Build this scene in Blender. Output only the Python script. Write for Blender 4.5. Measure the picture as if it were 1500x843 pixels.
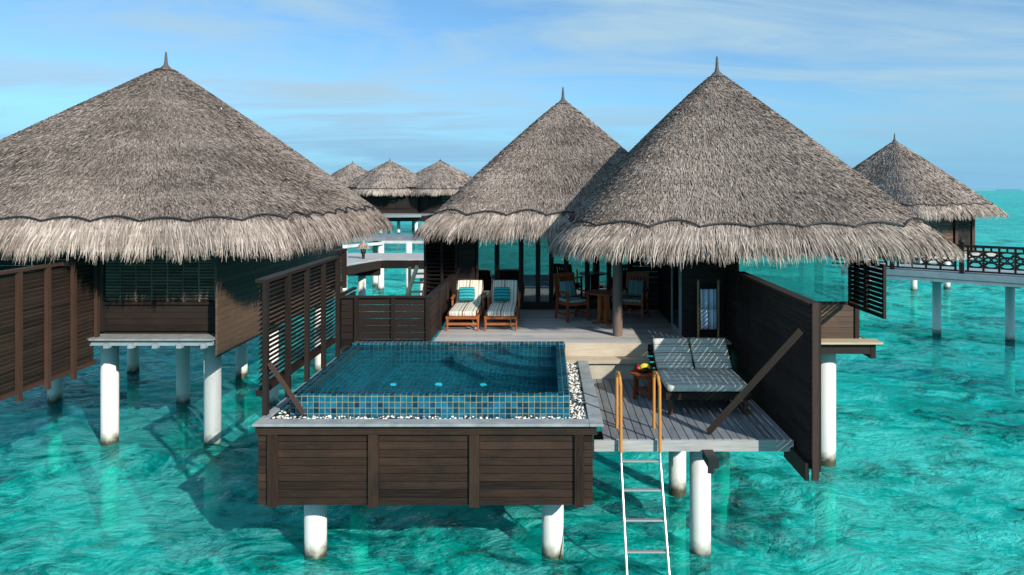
import bpy, bmesh, math, random
import numpy as np
from mathutils import Vector, Matrix

random.seed(7)
RNG = np.random.default_rng(11)
S = bpy.context.scene
COL = S.collection
for o in list(S.objects):
    bpy.data.objects.remove(o)

# ------------------------------------------------------------------ camera
CAM_H = 5.58
cd = bpy.data.cameras.new('camera')
cd.sensor_width = 36.0
cd.lens = 24.0
cd.shift_x = -50 / 1500
cd.shift_y = -144.5 / 1500
cd.clip_start = 0.1
cd.clip_end = 90000
cam = bpy.data.objects.new('camera', cd)
COL.objects.link(cam)
cam.location = (0, 0, CAM_H)
cam.rotation_euler = (math.radians(90), 0, 0)
S.camera = cam

# ------------------------------------------------------------------ light
SUN = Vector((1.22, -1.42, 1.0)).normalized()
elev = math.asin(SUN.z)
azim = math.atan2(SUN.x, SUN.y)
w = bpy.data.worlds.new('World')
S.world = w
w.use_nodes = True
nt = w.node_tree
nt.nodes.clear()
def wn(t, **k):
    n = nt.nodes.new(t)
    for a, b in k.items():
        setattr(n, a, b)
    return n
sky = wn('ShaderNodeTexSky', sky_type='NISHITA', sun_disc=False)
sky.sun_elevation = elev
sky.sun_rotation = azim
sky.altitude = 0
sky.air_density = 1.0
sky.dust_density = 0.0
sky.ozone_density = 4.0
tc = wn('ShaderNodeTexCoord')
# thin high cloud, laid out on a plane high above (direction / z)
sep = wn('ShaderNodeSeparateXYZ')
nt.links.new(tc.outputs['Generated'], sep.inputs[0])
zc = wn('ShaderNodeMath', operation='ADD'); zc.inputs[1].default_value = 0.16
nt.links.new(sep.outputs['Z'], zc.inputs[0])
zm = wn('ShaderNodeMath', operation='MAXIMUM'); zm.inputs[1].default_value = 0.05
nt.links.new(zc.outputs[0], zm.inputs[0])
dx = wn('ShaderNodeMath', operation='DIVIDE'); dy = wn('ShaderNodeMath', operation='DIVIDE')
nt.links.new(sep.outputs['X'], dx.inputs[0]); nt.links.new(zm.outputs[0], dx.inputs[1])
nt.links.new(sep.outputs['Y'], dy.inputs[0]); nt.links.new(zm.outputs[0], dy.inputs[1])
cmb = wn('ShaderNodeCombineXYZ')
nt.links.new(dx.outputs[0], cmb.inputs[0]); nt.links.new(dy.outputs[0], cmb.inputs[1])
mp = wn('ShaderNodeMapping'); mp.inputs['Scale'].default_value = (0.5, 1.5, 1)
mp.inputs['Rotation'].default_value = (0, 0, math.radians(14))
mp.inputs['Location'].default_value = (2.3, 0.7, 0)
nt.links.new(cmb.outputs[0], mp.inputs[0])
cn = wn('ShaderNodeTexNoise'); cn.inputs['Scale'].default_value = 1.1; cn.inputs['Detail'].default_value = 9
cn.inputs['Roughness'].default_value = 0.62; cn.inputs['Distortion'].default_value = 0.9
nt.links.new(mp.outputs[0], cn.inputs['Vector'])
cr = wn('ShaderNodeValToRGB')
cr.color_ramp.elements[0].position = 0.40; cr.color_ramp.elements[0].color = (0.14, 0.14, 0.14, 1)
cr.color_ramp.elements[1].position = 0.61; cr.color_ramp.elements[1].color = (0.95, 0.95, 0.95, 1)
nt.links.new(cn.outputs['Fac'], cr.inputs[0])
mixc = wn('ShaderNodeMix', data_type='RGBA')
tint = wn('ShaderNodeMix', data_type='RGBA', blend_type='MULTIPLY'); tint.inputs[0].default_value = 1
tint.inputs[7].default_value = (0.58, 0.86, 0.98, 1)
nt.links.new(sky.outputs[0], tint.inputs[6])
nt.links.new(cr.outputs[0], mixc.inputs[0])
nt.links.new(tint.outputs[2], mixc.inputs[6])
mixc.inputs[7].default_value = (2.75, 4.1, 5.1, 1)
bg = wn('ShaderNodeBackground'); bg.inputs['Strength'].default_value = 0.115
hf = wn('ShaderNodeMapRange'); hf.inputs['From Min'].default_value = 0.0; hf.inputs['From Max'].default_value = 0.15
hf.inputs['To Min'].default_value = 0.85; hf.inputs['To Max'].default_value = 0.0; hf.interpolation_type = 'SMOOTHSTEP'
nt.links.new(sep.outputs['Z'], hf.inputs['Value'])
mixh = wn('ShaderNodeMix', data_type='RGBA')
nt.links.new(hf.outputs[0], mixh.inputs[0]); nt.links.new(mixc.outputs[2], mixh.inputs[6]); mixh.inputs[7].default_value = (1.25, 3.1, 4.9, 1)
nt.links.new(mixh.outputs[2], bg.inputs[0])
wo = wn('ShaderNodeOutputWorld')
nt.links.new(bg.outputs[0], wo.inputs[0])

sl = bpy.data.lights.new('sun', 'SUN')
sl.energy = 4.3
sl.angle = math.radians(0.55)
sl.color = (1.0, 0.93, 0.84)
so = bpy.data.objects.new('sun', sl)
COL.objects.link(so)
so.location = (30, -35, 25)
so.rotation_euler = (-SUN).to_track_quat('-Z', 'Y').to_euler()

S.view_settings.view_transform = 'Standard'
S.view_settings.look = 'None'
S.view_settings.gamma = 1
S.view_settings.exposure = 0.45
S.view_settings.use_curve_mapping = False
S.cycles.max_bounces = 8
S.cycles.transparent_max_bounces = 12
S.cycles.sample_clamp_indirect = 6
S.cycles.caustics_refractive = True
S.cycles.caustics_reflective = False

# ------------------------------------------------------------------ materials
class NT:
    def __init__(self, name):
        self.m = bpy.data.materials.new(name)
        self.m.use_nodes = True
        self.t = self.m.node_tree
        self.t.nodes.clear()
        self.out = self.n('ShaderNodeOutputMaterial')
    def n(self, typ, **k):
        n = self.t.nodes.new(typ)
        for a, b in k.items():
            setattr(n, a, b)
        return n
    def l(self, a, b):
        self.t.links.new(a, b)
    def ramp(self, fac, stops, interp='LINEAR'):
        r = self.n('ShaderNodeValToRGB')
        r.color_ramp.interpolation = interp
        e = r.color_ramp.elements
        e[0].position, e[0].color = stops[0][0], (*stops[0][1], 1)
        e[1].position, e[1].color = stops[-1][0], (*stops[-1][1], 1)
        for p, c in stops[1:-1]:
            x = e.new(p); x.color = (*c, 1)
        self.l(fac, r.inputs[0])
        return r.outputs[0]
    def noise(self, vec, scale, detail=4, rough=0.55, dist=0.0, vscale=None):
        if vscale:
            mpn = self.n('ShaderNodeMapping'); mpn.inputs['Scale'].default_value = vscale
            self.l(vec, mpn.inputs[0]); vec = mpn.outputs[0]
        n = self.n('ShaderNodeTexNoise')
        n.inputs['Scale'].default_value = scale
        n.inputs['Detail'].default_value = detail
        n.inputs['Roughness'].default_value = rough
        n.inputs['Distortion'].default_value = dist
        self.l(vec, n.inputs['Vector'])
        return n.outputs['Fac']
    def mix(self, fac, a, b, blend='MIX'):
        m = self.n('ShaderNodeMix', data_type='RGBA', blend_type=blend)
        for s, v in ((0, fac), (6, a), (7, b)):
            if isinstance(v, (int, float)):
                m.inputs[s].default_value = v
            elif isinstance(v, tuple):
                m.inputs[s].default_value = (*v, 1)
            else:
                self.l(v, m.inputs[s])
        return m.outputs[2]
    def math(self, op, a, b=0.0):
        m = self.n('ShaderNodeMath', operation=op)
        for i, v in ((0, a), (1, b)):
            if isinstance(v, (int, float)):
                m.inputs[i].default_value = v
            else:
                self.l(v, m.inputs[i])
        return m.outputs[0]
    def bump(self, h, strength, dist=0.01):
        b = self.n('ShaderNodeBump'); b.inputs['Strength'].default_value = strength
        b.inputs['Distance'].default_value = dist
        self.l(h, b.inputs['Height'])
        return b.outputs[0]
    def principled(self, col, rough=0.6, metal=0.0, normal=None, spec=0.5, **k):
        p = self.n('ShaderNodeBsdfPrincipled')
        if isinstance(col, tuple):
            p.inputs['Base Color'].default_value = (*col, 1)
        else:
            self.l(col, p.inputs['Base Color'])
        if isinstance(rough, (int, float)):
            p.inputs['Roughness'].default_value = rough
        else:
            self.l(rough, p.inputs['Roughness'])
        p.inputs['Metallic'].default_value = metal
        p.inputs['Specular IOR Level'].default_value = spec
        if normal: self.l(normal, p.inputs['Normal'])
        for a, b in k.items():
            p.inputs[a].default_value = b
        self.l(p.outputs[0], self.out.inputs[0])
        return p
    def uv(self):
        return self.n('ShaderNodeTexCoord').outputs['UV']
    def obj(self):
        return self.n('ShaderNodeTexCoord').outputs['Object']
    def pos(self):
        return self.n('ShaderNodeNewGeometry').outputs['Position']

def wood(name, dark, light, rough=0.6, spec=0.35, wear=None, bump=0.25):
    t = NT(name)
    uv = t.uv()
    g = t.noise(uv, 1.0, 6, 0.6, 0.3, (2.2, 42, 1))
    board = t.noise(uv, 0.11, 1, 0.5)
    b2 = t.math('ADD', t.math('MULTIPLY', g, 0.55), t.math('MULTIPLY', board, 0.75))
    c = t.ramp(b2, [(0.44, dark), (0.82, light)])
    if wear:
        bl = t.noise(t.pos(), 1.7, 5, 0.65)
        f = t.ramp(bl, [(0.48, (0, 0, 0)), (0.72, (1, 1, 1))])
        c = t.mix(t.math('MULTIPLY', f, wear[1]), c, wear[0])
    t.principled(c, rough, spec=spec, normal=t.bump(g, bump, 0.004))
    return t.m

M = {}
M['dark_wood'] = wood('dark_wood', (0.007, 0.005, 0.0045), (0.031, 0.020, 0.016), 0.6, 0.22, wear=((0.03, 0.025, 0.023), 0.4))
M['box_wood'] = wood('box_wood', (0.009, 0.005, 0.004), (0.058, 0.032, 0.021), 0.62, 0.2, wear=((0.014, 0.010, 0.009), 0.75))
M['brown_wood'] = wood('brown_wood', (0.045, 0.028, 0.019), (0.16, 0.095, 0.06), 0.6, wear=((0.06, 0.045, 0.038), 0.6))
M['fence_wood'] = wood('fence_wood', (0.014, 0.010, 0.008), (0.075, 0.048, 0.036), 0.55, wear=((0.03, 0.022, 0.018), 0.7))
M['rail_wood'] = wood('rail_wood', (0.03, 0.016, 0.011), (0.075, 0.04, 0.028), 0.55)
M['deck_grey'] = wood('deck_grey', (0.27, 0.265, 0.26), (0.56, 0.55, 0.53), 0.65, wear=((0.50, 0.46, 0.39), 0.5))
M['step_wood'] = wood('step_wood', (0.34, 0.28, 0.20), (0.60, 0.52, 0.40), 0.6, wear=((0.40, 0.32, 0.23), 0.5))
M['sundeck_wood'] = wood('sundeck_wood', (0.09, 0.105, 0.12), (0.25, 0.275, 0.30), 0.4, wear=((0.30, 0.27, 0.24), 0.4))
M['teak'] = wood('teak', (0.20, 0.055, 0.018), (0.42, 0.14, 0.045), 0.4)
M['dark_teak'] = wood('dark_teak', (0.12, 0.03, 0.012), (0.28, 0.075, 0.028), 0.38)
M['handle_wood'] = wood('handle_wood', (0.40, 0.155, 0.035), (0.60, 0.26, 0.06), 0.4)
M['post_wood'] = wood('post_wood', (0.08, 0.055, 0.045), (0.17, 0.12, 0.10), 0.5)
M['shutter_wood'] = wood('shutter_wood', (0.07, 0.055, 0.045), (0.24, 0.185, 0.145), 0.6)
M['rack_wood'] = wood('rack_wood', (0.20, 0.12, 0.05), (0.40, 0.25, 0.11), 0.5)
M['pale_wood'] = wood('pale_wood', (0.35, 0.28, 0.18), (0.60, 0.50, 0.35), 0.6)

def stone(name, a, b, rough=0.7, sc=3):
    t = NT(name)
    n = t.noise(t.pos(), sc, 8, 0.65)
    f = t.noise(t.pos(), sc * 18, 3)
    t.principled(t.ramp(n, [(0.3, a), (0.7, b)]), rough, normal=t.bump(f, 0.2, 0.004))
    return t.m
M['coping'] = stone('coping_stone', (0.19, 0.21, 0.22), (0.36, 0.38, 0.38), 0.55, 4)
M['concrete'] = stone('white_concrete', (0.42, 0.45, 0.44), (0.58, 0.60, 0.58))
M['grey_concrete'] = stone('grey_concrete', (0.20, 0.27, 0.30), (0.30, 0.37, 0.40))
M['beige_render'] = stone('beige_render', (0.34, 0.31, 0.24), (0.50, 0.46, 0.37))

t = NT('stilt_paint')
pz = t.n('ShaderNodeSeparateXYZ'); t.l(t.pos(), pz.inputs[0])
nz = t.noise(t.pos(), 5.5, 5, 0.6)
lev = t.math('SUBTRACT', pz.outputs['Z'], t.math('ADD', t.math('MULTIPLY', t.math('SUBTRACT', nz, 0.5), 0.34), 0.02))
al = t.ramp(lev, [(0.0, (1, 1, 1)), (0.22, (0, 0, 0))])
al2 = t.ramp(lev, [(0.0, (1, 1, 1)), (0.5, (0, 0, 0))])
c = t.mix(t.math('MULTIPLY', al2, 0.30), (0.70, 0.70, 0.67), (0.50, 0.52, 0.34))
stain = t.ramp(t.noise(t.pos(), 2.0, 6, 0.6, 0, (3, 3, 0.4)), [(0.5, (0, 0, 0)), (0.8, (1, 1, 1))])
c = t.mix(t.math('MULTIPLY', stain, 0.35), c, (0.60, 0.58, 0.48))
under = t.ramp(t.math('MULTIPLY', lev, -1.0), [(0.30, (0, 0, 0)), (0.62, (1, 1, 1))])
c = t.mix(al, c, t.mix(under, (0.045, 0.04, 0.016), (0.72, 0.74, 0.60)))
t.principled(c, 0.55, normal=t.bump(nz, 0.15, 0.02))
M['stilt'] = t.m

def thatch(name, stops, rough=0.85):
    t = NT(name)
    a = t.n('ShaderNodeAttribute', attribute_name='rnd')
    big = t.noise(t.pos(), 0.55, 4, 0.6)
    crs = t.noise(t.pos(), 1.0, 4, 0.6, 0.2, (0.35, 0.35, 4.5))
    f = t.math('ADD', t.math('ADD', t.math('MULTIPLY', a.outputs['Fac'], 0.74), t.math('MULTIPLY', t.math('SUBTRACT', big, 0.36), 0.75)), t.math('MULTIPLY', t.math('SUBTRACT', crs, 0.45), 0.6))
    c = t.ramp(f, stops)
    p = t.principled(c, rough, spec=0.25)
    return t.m
M['thatch'] = thatch('thatch', [(0.0, (0.045, 0.036, 0.032)), (0.3, (0.17, 0.138, 0.12)), (0.6, (0.34, 0.285, 0.245)), (0.85, (0.40, 0.34, 0.30)), (1.0, (0.56, 0.50, 0.45))])
M['fringe'] = thatch('fringe', [(0.0, (0.07, 0.052, 0.042)), (0.3, (0.18, 0.143, 0.120)), (0.6, (0.34, 0.28, 0.238)), (1.0, (0.62, 0.54, 0.47))])
t = NT('thatch_base'); t.principled((0.07, 0.055, 0.048), 0.95, spec=0.1); M['thatch_base'] = t.m
t = NT('rope'); t.principled((0.018, 0.02, 0.022), 0.7); M['rope'] = t.m
t = NT('finial'); t.principled((0.085, 0.08, 0.075), 0.7); M['finial'] = t.m
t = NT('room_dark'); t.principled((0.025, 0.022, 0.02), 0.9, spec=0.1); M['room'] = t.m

# tiles : UV in metres
t = NT('pool_tile')
uv = t.uv()
bk = t.n('ShaderNodeTexBrick')
bk.offset = 0; bk.squash = 1
bk.inputs['Scale'].default_value = 1
bk.inputs['Mortar Size'].default_value = 0.0042
bk.inputs['Mortar Smooth'].default_value = 0.1
bk.inputs['Brick Width'].default_value = 0.085
bk.inputs['Row Height'].default_value = 0.085
bk.inputs['Color1'].default_value = (0.002, 0.032, 0.062, 1)
bk.inputs['Color2'].default_value = (0.007, 0.155, 0.25, 1)
bk.inputs['Mortar'].default_value = (0.30, 0.27, 0.15, 1)
t.l(uv, bk.inputs['Vector'])
nn = t.noise(uv, 14, 5, 0.6)
hz = t.mix(0.55, bk.outputs['Color'], t.ramp(nn, [(0.3, (0.45, 0.5, 0.55)), (0.75, (1.5, 1.45, 1.35))]), 'MULTIPLY')
t.principled(hz, t.math('ADD', 0.14, t.math('MULTIPLY', bk.outputs['Fac'], 0.5)), normal=t.bump(t.math('SUBTRACT', 1.0, bk.outputs['Fac']), 0.35, 0.004))
M['tile'] = t.m

# tiles : UV in metres
t = NT('pool_tile_inside')
uv = t.uv()
bk = t.n('ShaderNodeTexBrick')
bk.offset = 0; bk.squash = 1
bk.inputs['Scale'].default_value = 1
bk.inputs['Mortar Size'].default_value = 0.0042
bk.inputs['Mortar Smooth'].default_value = 0.1
bk.inputs['Brick Width'].default_value = 0.085
bk.inputs['Row Height'].default_value = 0.085
bk.inputs['Color1'].default_value = (0.004, 0.105, 0.14, 1)
bk.inputs['Color2'].default_value = (0.012, 0.235, 0.30, 1)
bk.inputs['Mortar'].default_value = (0.10, 0.24, 0.27, 1)
t.l(uv, bk.inputs['Vector'])
nn = t.noise(uv, 14, 5, 0.6)
hz = t.mix(0.55, bk.outputs['Color'], t.ramp(nn, [(0.3, (0.45, 0.5, 0.55)), (0.75, (1.5, 1.45, 1.35))]), 'MULTIPLY')
t.principled(hz, t.math('ADD', 0.14, t.math('MULTIPLY', bk.outputs['Fac'], 0.5)), normal=t.bump(t.math('SUBTRACT', 1.0, bk.outputs['Fac']), 0.35, 0.004))
M['tile_in'] = t.m

# small-mirror water in the pool
t = NT('pool_water')
b = t.bump(t.math('ADD', t.noise(t.pos(), 2.2, 3, 0.5, 0.4), t.math('MULTIPLY', t.noise(t.pos(), 9, 2), 0.22)), 0.20, 0.05)
rf = t.n('ShaderNodeBsdfRefraction'); rf.inputs['IOR'].default_value = 1.33; rf.inputs['Roughness'].default_value = 0
rf.inputs['Color'].default_value = (0.80, 0.97, 1.0, 1)
tr = t.n('ShaderNodeBsdfTransparent'); tr.inputs[0].default_value = (0.62, 0.92, 1, 1)
gl = t.n('ShaderNodeBsdfGlossy'); gl.inputs['Roughness'].default_value = 0.01
fr = t.n('ShaderNodeFresnel'); fr.inputs['IOR'].default_value = 1.33
for x in (rf, gl, fr): t.l(b, x.inputs['Normal'])
m1 = t.n('ShaderNodeMixShader'); m1.inputs[0].default_value = 0.30
t.l(rf.outputs[0], m1.inputs[1]); t.l(tr.outputs[0], m1.inputs[2])
m2 = t.n('ShaderNodeMixShader')
t.l(t.math('MULTIPLY', fr.outputs[0], 0.22), m2.inputs[0]); t.l(m1.outputs[0], m2.inputs[1]); t.l(gl.outputs[0], m2.inputs[2])
t.l(m2.outputs[0], t.out.inputs[0])
M['pool_water'] = t.m

# lagoon water
t = NT('lagoon_water')
P = t.pos()
warp = t.n('ShaderNodeTexNoise'); warp.inputs['Scale'].default_value = 0.35; warp.inputs['Detail'].default_value = 3
t.l(P, warp.inputs['Vector'])
wadd = t.n('ShaderNodeVectorMath', operation='MULTIPLY_ADD')
t.l(warp.outputs['Color'], wadd.inputs[0]); wadd.inputs[1].default_value = (1.6, 1.6, 0); t.l(P, wadd.inputs[2])
PW = wadd.outputs[0]
w1 = t.noise(PW, 1.1, 4, 0.6, 0.3, (0.7, 1.25, 1))
w2 = t.noise(PW, 3.6, 5, 0.65, 0.4, (0.75, 1.3, 1))
w3 = t.noise(PW, 12, 3, 0.6, 0.5, (0.7, 1.3, 1))
hgt = t.math('ADD', t.math('ADD', t.math('MULTIPLY', w1, 0.42), t.math('MULTIPLY', w2, 0.36)), t.math('MULTIPLY', w3, 0.13))
b = t.bump(hgt, 1.0, 0.26)
b2 = t.bump(hgt, 1.0, 0.62)
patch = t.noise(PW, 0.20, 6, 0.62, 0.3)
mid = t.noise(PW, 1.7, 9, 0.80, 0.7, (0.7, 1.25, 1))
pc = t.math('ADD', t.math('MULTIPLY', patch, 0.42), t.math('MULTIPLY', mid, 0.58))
near = t.ramp(pc, [(0.40, (0.0, 0.05, 0.06)), (0.45, (0.0, 0.30, 0.29)), (0.485, (0.002, 0.68, 0.62)), (0.53, (0.14, 1.0, 0.94))])  # bright and dark streaks paint wave-lensed light into the body colour, over sand patches
sp_ = t.n('ShaderNodeSeparateXYZ'); t.l(P, sp_.inputs[0])
fy = t.n('ShaderNodeMapRange'); t.l(sp_.outputs['Y'], fy.inputs['Value']); fy.inputs['From Min'].default_value = 30; fy.inputs['From Max'].default_value = 160
farc = t.ramp(t.noise(P, 0.03, 4, 0.6), [(0.35, (0.03, 0.55, 0.56)), (0.65, (0.10, 0.80, 0.76))])
def blue_zone(cx_, cy_, r0, r1):
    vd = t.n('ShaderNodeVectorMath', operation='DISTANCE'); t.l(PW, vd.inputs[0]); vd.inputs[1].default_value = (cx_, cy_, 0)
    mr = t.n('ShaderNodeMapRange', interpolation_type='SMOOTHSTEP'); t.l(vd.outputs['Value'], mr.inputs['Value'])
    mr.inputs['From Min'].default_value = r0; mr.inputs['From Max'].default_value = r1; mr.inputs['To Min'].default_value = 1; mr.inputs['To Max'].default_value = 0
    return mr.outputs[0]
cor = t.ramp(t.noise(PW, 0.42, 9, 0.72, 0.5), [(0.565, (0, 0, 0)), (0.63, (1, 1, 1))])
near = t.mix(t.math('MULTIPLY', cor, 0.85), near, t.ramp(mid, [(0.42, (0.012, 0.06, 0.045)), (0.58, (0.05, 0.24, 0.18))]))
deep_and_shade = t.math('MAXIMUM', blue_zone(20.5, 22, 3, 13), blue_zone(-14, 21.5, 3, 8.5))  # right: deeper channel; left: shade and reflection below the villa painted as blue
deep_shade_c = t.ramp(mid, [(0.40, (0.0, 0.10, 0.19)), (0.60, (0.005, 0.42, 0.55))])
near = t.mix(t.math('MULTIPLY', deep_and_shade, 0.8), near, deep_shade_c)
body = t.mix(t.math('MULTIPLY', fy.outputs[0], 0.85), near, farc)
df = t.n('ShaderNodeBsdfDiffuse'); t.l(body, df.inputs[0]); t.l(b2, df.inputs['Normal'])
tr = t.n('ShaderNodeBsdfTransparent'); tr.inputs[0].default_value = (0.04, 1.0, 0.94, 1)
mb = t.n('ShaderNodeMixShader'); mb.inputs[0].default_value = 0.66
t.l(df.outputs[0], mb.inputs[1]); t.l(tr.outputs[0], mb.inputs[2])
gl = t.n('ShaderNodeBsdfGlossy'); gl.inputs['Roughness'].default_value = 0.05; t.l(b, gl.inputs['Normal'])
fr = t.n('ShaderNodeFresnel'); fr.inputs['IOR'].default_value = 1.33; t.l(b, fr.inputs['Normal'])
mx = t.n('ShaderNodeMixShader')
t.l(t.math('MULTIPLY', fr.outputs[0], 0.52), mx.inputs[0]); t.l(mb.outputs[0], mx.inputs[1]); t.l(gl.outputs[0], mx.inputs[2])
t.l(mx.outputs[0], t.out.inputs[0])
M['sea'] = t.m

t = NT('seabed_sand')
PS = t.pos()
wq = t.n('ShaderNodeTexNoise'); wq.inputs['Scale'].default_value = 0.9; wq.inputs['Detail'].default_value = 4; t.l(PS, wq.inputs['Vector'])
wz = t.n('ShaderNodeVectorMath', operation='MULTIPLY_ADD'); t.l(wq.outputs['Color'], wz.inputs[0]); wz.inputs[1].default_value = (1.1, 1.1, 0); t.l(PS, wz.inputs[2])
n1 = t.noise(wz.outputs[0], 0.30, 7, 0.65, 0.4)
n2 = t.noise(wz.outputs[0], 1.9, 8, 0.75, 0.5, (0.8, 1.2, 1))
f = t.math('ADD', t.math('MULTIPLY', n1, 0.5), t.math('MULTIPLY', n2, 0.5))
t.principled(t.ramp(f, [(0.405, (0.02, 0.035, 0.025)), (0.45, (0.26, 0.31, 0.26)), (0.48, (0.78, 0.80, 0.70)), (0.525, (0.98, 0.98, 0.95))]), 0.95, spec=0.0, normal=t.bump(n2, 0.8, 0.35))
M['seabed'] = t.m
t = NT('coral'); t.principled(t.ramp(t.noise(t.pos(), 5, 5), [(0.35, (0.03, 0.025, 0.012)), (0.7, (0.14, 0.11, 0.06))]), 0.9); M['coral'] = t.m

t = NT('steel'); t.principled((0.55, 0.55, 0.54), 0.35, 0.6); M['steel'] = t.m
t = NT('black_metal'); t.principled((0.012, 0.013, 0.014), 0.45); M['black'] = t.m

# door / window glass: darkly tinted, reflective
t = NT('tinted_glass')
gl = t.n('ShaderNodeBsdfGlossy'); gl.inputs['Roughness'].default_value = 0.015; gl.inputs['Color'].default_value = (0.8, 0.9, 0.88, 1)
tr = t.n('ShaderNodeBsdfTransparent'); tr.inputs[0].default_value = (0.34, 0.40, 0.38, 1)
fr = t.n('ShaderNodeFresnel'); fr.inputs['IOR'].default_value = 1.5
mx = t.n('ShaderNodeMixShader')
t.l(t.math('ADD', t.math('MULTIPLY', fr.outputs[0], 0.9), 0.24), mx.inputs[0]); t.l(tr.outputs[0], mx.inputs[1]); t.l(gl.outputs[0], mx.inputs[2])
t.l(mx.outputs[0], t.out.inputs[0])
M['glass'] = t.m
t = NT('bay_glass')
gl = t.n('ShaderNodeBsdfGlossy'); gl.inputs['Roughness'].default_value = 0.03; gl.inputs['Color'].default_value = (0.8, 0.95, 0.92, 1)
tr = t.n('ShaderNodeBsdfTransparent'); tr.inputs[0].default_value = (0.74, 0.86, 0.84, 1)
mx = t.n('ShaderNodeMixShader'); mx.inputs[0].default_value = 0.10
t.l(tr.outputs[0], mx.inputs[1]); t.l(gl.outputs[0], mx.inputs[2]); t.l(mx.outputs[0], t.out.inputs[0])
M['bay_glass'] = t.m

def stripes(name, stops, period, axis=0, rough=0.85):
    """woven stripes across UV axis, constant steps"""
    t = NT(name)
    s = t.n('ShaderNodeSeparateXYZ'); t.l(t.uv(), s.inputs[0])
    v = t.math('FRACT', t.math('DIVIDE', s.outputs[axis], period), 0)
    c = t.ramp(v, stops, 'CONSTANT')
    wv = t.noise(t.uv(), 160, 2)
    c = t.mix(0.25, c, t.ramp(wv, [(0.3, (0.6, 0.6, 0.6)), (0.7, (1.2, 1.2, 1.2))]), 'MULTIPLY')
    t.principled(c, rough, spec=0.2, normal=t.bump(t.noise(t.uv(), 5, 4, 0.6, 1.2), 0.6, 0.04))
    return t.m
CR = (0.66, 0.61, 0.50); BR = (0.13, 0.05, 0.028); GN = (0.36, 0.46, 0.31); TN = (0.52, 0.40, 0.28); BE = (0.50, 0.47, 0.40); WH = (0.75, 0.73, 0.66)
M['lounge_fabric'] = stripes('lounge_fabric', [(0, CR), (0.06, BR), (0.14, CR), (0.25, TN), (0.33, WH), (0.42, GN), (0.46, CR), (0.58, BE), (0.64, WH), (0.75, TN), (0.83, GN), (0.88, CR)], 0.29)
TL = (0.05, 0.27, 0.28); LG = (0.60, 0.59, 0.52)
M['daybed_fabric'] = stripes('daybed_fabric', [(0, LG), (0.12, CR), (0.17, LG), (0.30, TL), (0.36, LG), (0.50, CR), (0.56, BR), (0.63, BE), (0.72, LG), (0.84, TL), (0.88, CR), (0.93, LG)], 0.20, 1)
M['teal_pillow'] = stripes('teal_pillow', [(0, (0.006, 0.20, 0.22)), (0.45, (0.003, 0.075, 0.09)), (0.60, (0.02, 0.33, 0.34)), (0.9, (0.15, 0.48, 0.46))], 0.075, 1)
M['chair_fabric'] = stripes('chair_fabric', [(0, (0.24, 0.38, 0.36)), (0.5, (0.12, 0.24, 0.24)), (0.62, (0.36, 0.46, 0.42))], 0.11, 0)
M['chair_pillow'] = stripes('chair_pillow', [(0, (0.10, 0.25, 0.26)), (0.5, (0.14, 0.31, 0.30)), (0.75, (0.08, 0.20, 0.21))], 0.13, 0)
M['towel'] = stripes('towel', [(0, (0.85, 0.88, 0.92)), (0.34, (0.16, 0.18, 0.24)), (0.50, (0.40, 0.60, 0.92)), (0.80, (0.70, 0.80, 0.94))], 0.105, 0)
t = NT('banana'); t.principled(t.ramp(t.noise(t.obj(), 30), [(0.4, (0.72, 0.50, 0.02)), (0.75, (0.62, 0.58, 0.05))]), 0.45); M['banana'] = t.m
t = NT('red_fruit'); t.principled((0.42, 0.03, 0.03), 0.35); M['red_fruit'] = t.m
t = NT('orange_fruit'); t.principled((0.75, 0.26, 0.03), 0.4); M['orange_fruit'] = t.m
t = NT('bowl_dark'); t.principled((0.03, 0.02, 0.018), 0.3); M['bowl'] = t.m
t = NT('pool_light')
em = t.n('ShaderNodeEmission'); em.inputs[0].default_value = (0.05, 0.85, 1, 1); em.inputs[1].default_value = 0.75
t.l(em.outputs[0], t.out.inputs[0]); M['pool_light'] = t.m
t = NT('pebble')
a = t.n('ShaderNodeAttribute', attribute_name='rnd')
t.principled(t.ramp(a.outputs['Fac'], [(0, (0.80, 0.78, 0.72)), (0.55, (0.66, 0.62, 0.54)), (0.72, (0.30, 0.29, 0.26)), (0.8, (0.03, 0.033, 0.035)), (0.93, (0.75, 0.73, 0.68))], 'CONSTANT'), 0.5)
M['pebble'] = t.m
t = NT('gravel_bed'); t.principled((0.22, 0.21, 0.19), 0.9); M['bed'] = t.m

# ------------------------------------------------------------------ mesh helpers
def tag(o, label=None, cat=None, group=None, kind=None):
    if label: o['label'] = label
    if cat: o['category'] = cat
    if group: o['group'] = group
    if kind: o['kind'] = kind
    return o

def thing(name, label, cat, loc=(0, 0, 0), rz=0.0, group=None):
    o = bpy.data.objects.new(name, None)
    COL.objects.link(o)
    o.empty_display_size = 0.2
    o.location = loc
    o.rotation_euler = (0, 0, rz)
    return tag(o, label, cat, group)

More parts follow.
